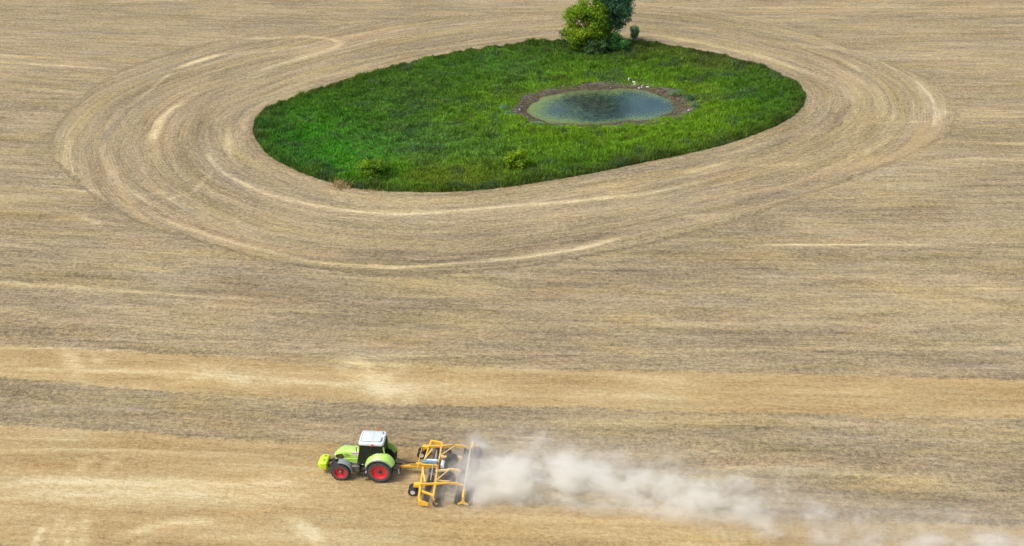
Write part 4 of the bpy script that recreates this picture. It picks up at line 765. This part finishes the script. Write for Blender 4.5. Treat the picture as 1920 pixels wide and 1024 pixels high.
# tandem packer rollers
for xr in (-6.22, -6.98):
    b = MB(); b.tube([(xr, -3.25, .28), (xr, 3.45, .28)], .06, 12)
    for i in range(23): yy = -3.2 + i * .300; b.lathe([(yy - .06, .15), (yy - .035, .28), (yy, .31), (yy + .035, .28), (yy + .06, .15)], c=(xr, 0, .29), n=22)
    b.build('packer_roller', RUB, HR, smooth=40)
b = MB(); b.bar((-6.58, 2.7, .86), (-6.50, -2.6, .86), .10, .12); b.build('roller_beam', pmat('dusty_beam', (.48, .43, .33), .9, 0, .5), HR, bevel=.01)
for s, yb, y1 in ((1, 2.7, 3.56), (-1, -2.6, -3.36)):
    b = MB(); b.bar((-6.58, yb, .86), (-6.60, y1, .84), .15, .15)
    prof = [(-6.52, .86), (-6.53, .62), (-6.44, .46), (-6.18, .30), (-6.18, .20), (-6.30, .19), (-6.58, .30), (-6.88, .19), (-7.02, .20), (-7.02, .30), (-6.76, .46), (-6.67, .62), (-6.68, .86)]
    b.plate(prof, 'y', y1 if s > 0 else y1 - .03, .03); b.build('end_plate', YLW, HR, bevel=.006)

# ------------------------------------------------------------------ dust
def dust():
    pth = [(862, 884), (930, 886), (1020, 884), (1120, 894), (1250, 915), (1350, 935), (1450, 955), (1560, 985), (1700, 1012), (1850, 1035), (2050, 1065)]
    q = [at(a, b_, 1.2) for a, b_ in pth]; xs = [a[0] for a in q]; ys = [a[1] for a in q]
    x0, x1 = xs[0] - 2.6, xs[-1] + 6; XS = np.linspace(x0, x1, 24); YS = np.interp(XS, xs, ys)
    m = MB(); rings = []
    for xx, yy in zip(XS, YS):
        hw = float(np.interp(xx, [x0, x0 + 6, x1], [4.6, 5.6, 8.5])); ht = float(np.interp(xx, [x0, x0 + 3, x0 + 12, x1], [2.0, 3.2, 4.4, 4.6]))
        rings.append([(xx, yy - hw, .03), (xx, yy + hw, .03), (xx, yy + hw, ht * .75), (xx, yy + hw * .6, ht), (xx, yy - hw * .6, ht), (xx, yy - hw, ht * .75)])
    m.loft(rings)
    t = NT('dust'); pos = t.node('ShaderNodeNewGeometry').outputs['Position']; sp = t.node('ShaderNodeSeparateXYZ'); t.inp(sp.inputs[0], pos); X_, Y_, Z_ = sp.outputs
    rag = t.noise(t.vm('MULTIPLY', pos, (.5, 1.1, .9)), 1, 4, .6)
    u = t.mr(t.m2('ADD', X_, t.m2('MULTIPLY', t.m2('SUBTRACT', rag, .5), 7.0)), x0, x1)
    def curve(pts, scale=1.0):
        n = t.node('ShaderNodeFloatCurve'); t.inp(n.inputs['Value'], u); cv = n.mapping.curves[0]
        while len(cv.points) < len(pts): cv.points.new(.5, .5)
        for cp, (a, b_) in zip(cv.points, pts): cp.location = (a, b_); cp.handle_type = 'AUTO'
        n.mapping.update(); return t.m2('MULTIPLY', n.outputs[0], scale)
    ymin, ymax = min(ys) - 2, max(ys) + 2
    yn = [((a - x0) / (x1 - x0), (b_ - ymin) / (ymax - ymin)) for a, b_ in zip(XS[::2], YS[::2])]
    yc_ = t.m2('ADD', curve(yn, ymax - ymin), ymin)
    L = x1 - x0
    def U(px): return (at(px, 900, 1.2)[0] - x0) / L
    wd = curve([(0, .46), (.1, .46), (U(1150), .38), (U(1350), .36), (U(1600), .40), (1, .5)], 8.0)
    am = curve([(0, .2), (U(862), .62), (U(900), .95), (U(1000), 1.0), (U(1100), .92), (U(1200), .80), (U(1320), .78), (U(1450), .58), (U(1600), .50), (U(1800), .70), (1, .6)])
    dy = t.m2('DIVIDE', t.m2('SUBTRACT', Y_, yc_), wd)
    warp = t.noise(pos, .22, 2, color=True); P2 = t.vm('ADD', pos, t.vm('MULTIPLY', warp, (3.0, 3.0, 2.0)))
    n = t.noise(t.vm('MULTIPLY', P2, (.40, .52, .70)), 1, 7, .66); n2 = t.noise(t.vm('MULTIPLY', P2, (.09, .16, .16)), 1, 2, .5)
    dyw = t.m2('ADD', dy, t.m2('MULTIPLY', t.m2('SUBTRACT', n2, .5), 1.2))
    fall = t.m2('EXPONENT', t.m2('MULTIPLY', t.m2('MULTIPLY', dyw, dyw), -1.1))
    zt = t.m2('EXPONENT', t.m2('MULTIPLY', Z_, -.30)); zt = t.m2('MULTIPLY', zt, t.mr(Z_, 4.3, 2.2, 0, 1, True))
    base = t.m2('MULTIPLY', t.m2('MULTIPLY', fall, zt), am)
    thr = t.mr(base, 0, .7, .58, .38)
    den = t.m2('MULTIPLY', t.mr(n, thr, t.m2('ADD', thr, .16), 0, 1, True), base)
    thin = t.m2('MULTIPLY', base, .10)
    den = t.m2('MULTIPLY', t.m2('ADD', den, thin), t.mr(t.m2('ABSOLUTE', dy), 1.0, 1.9, 1, 0, True))
    pv = t.node('ShaderNodeVolumePrincipled'); pv.inputs['Color'].default_value = (.966, .957, .905, 1); pv.inputs['Anisotropy'].default_value = .1
    t.inp(pv.inputs['Density'], t.m2('MULTIPLY', den, 1.6)); t.n.remove(t.bs); t.l.new(pv.outputs[0], t.out.inputs['Volume'])
    t.m.cycles.volume_step_rate = 1.0; t.m.cycles.volume_sampling = 'MULTIPLE_IMPORTANCE' if hasattr(t.m.cycles, 'volume_sampling') else None
    o = m.build('dust_cloud', t.m); tag(o, 'pale beige dust cloud trailing to the right behind the yellow harrow', 'dust', kind='stuff')
dust()
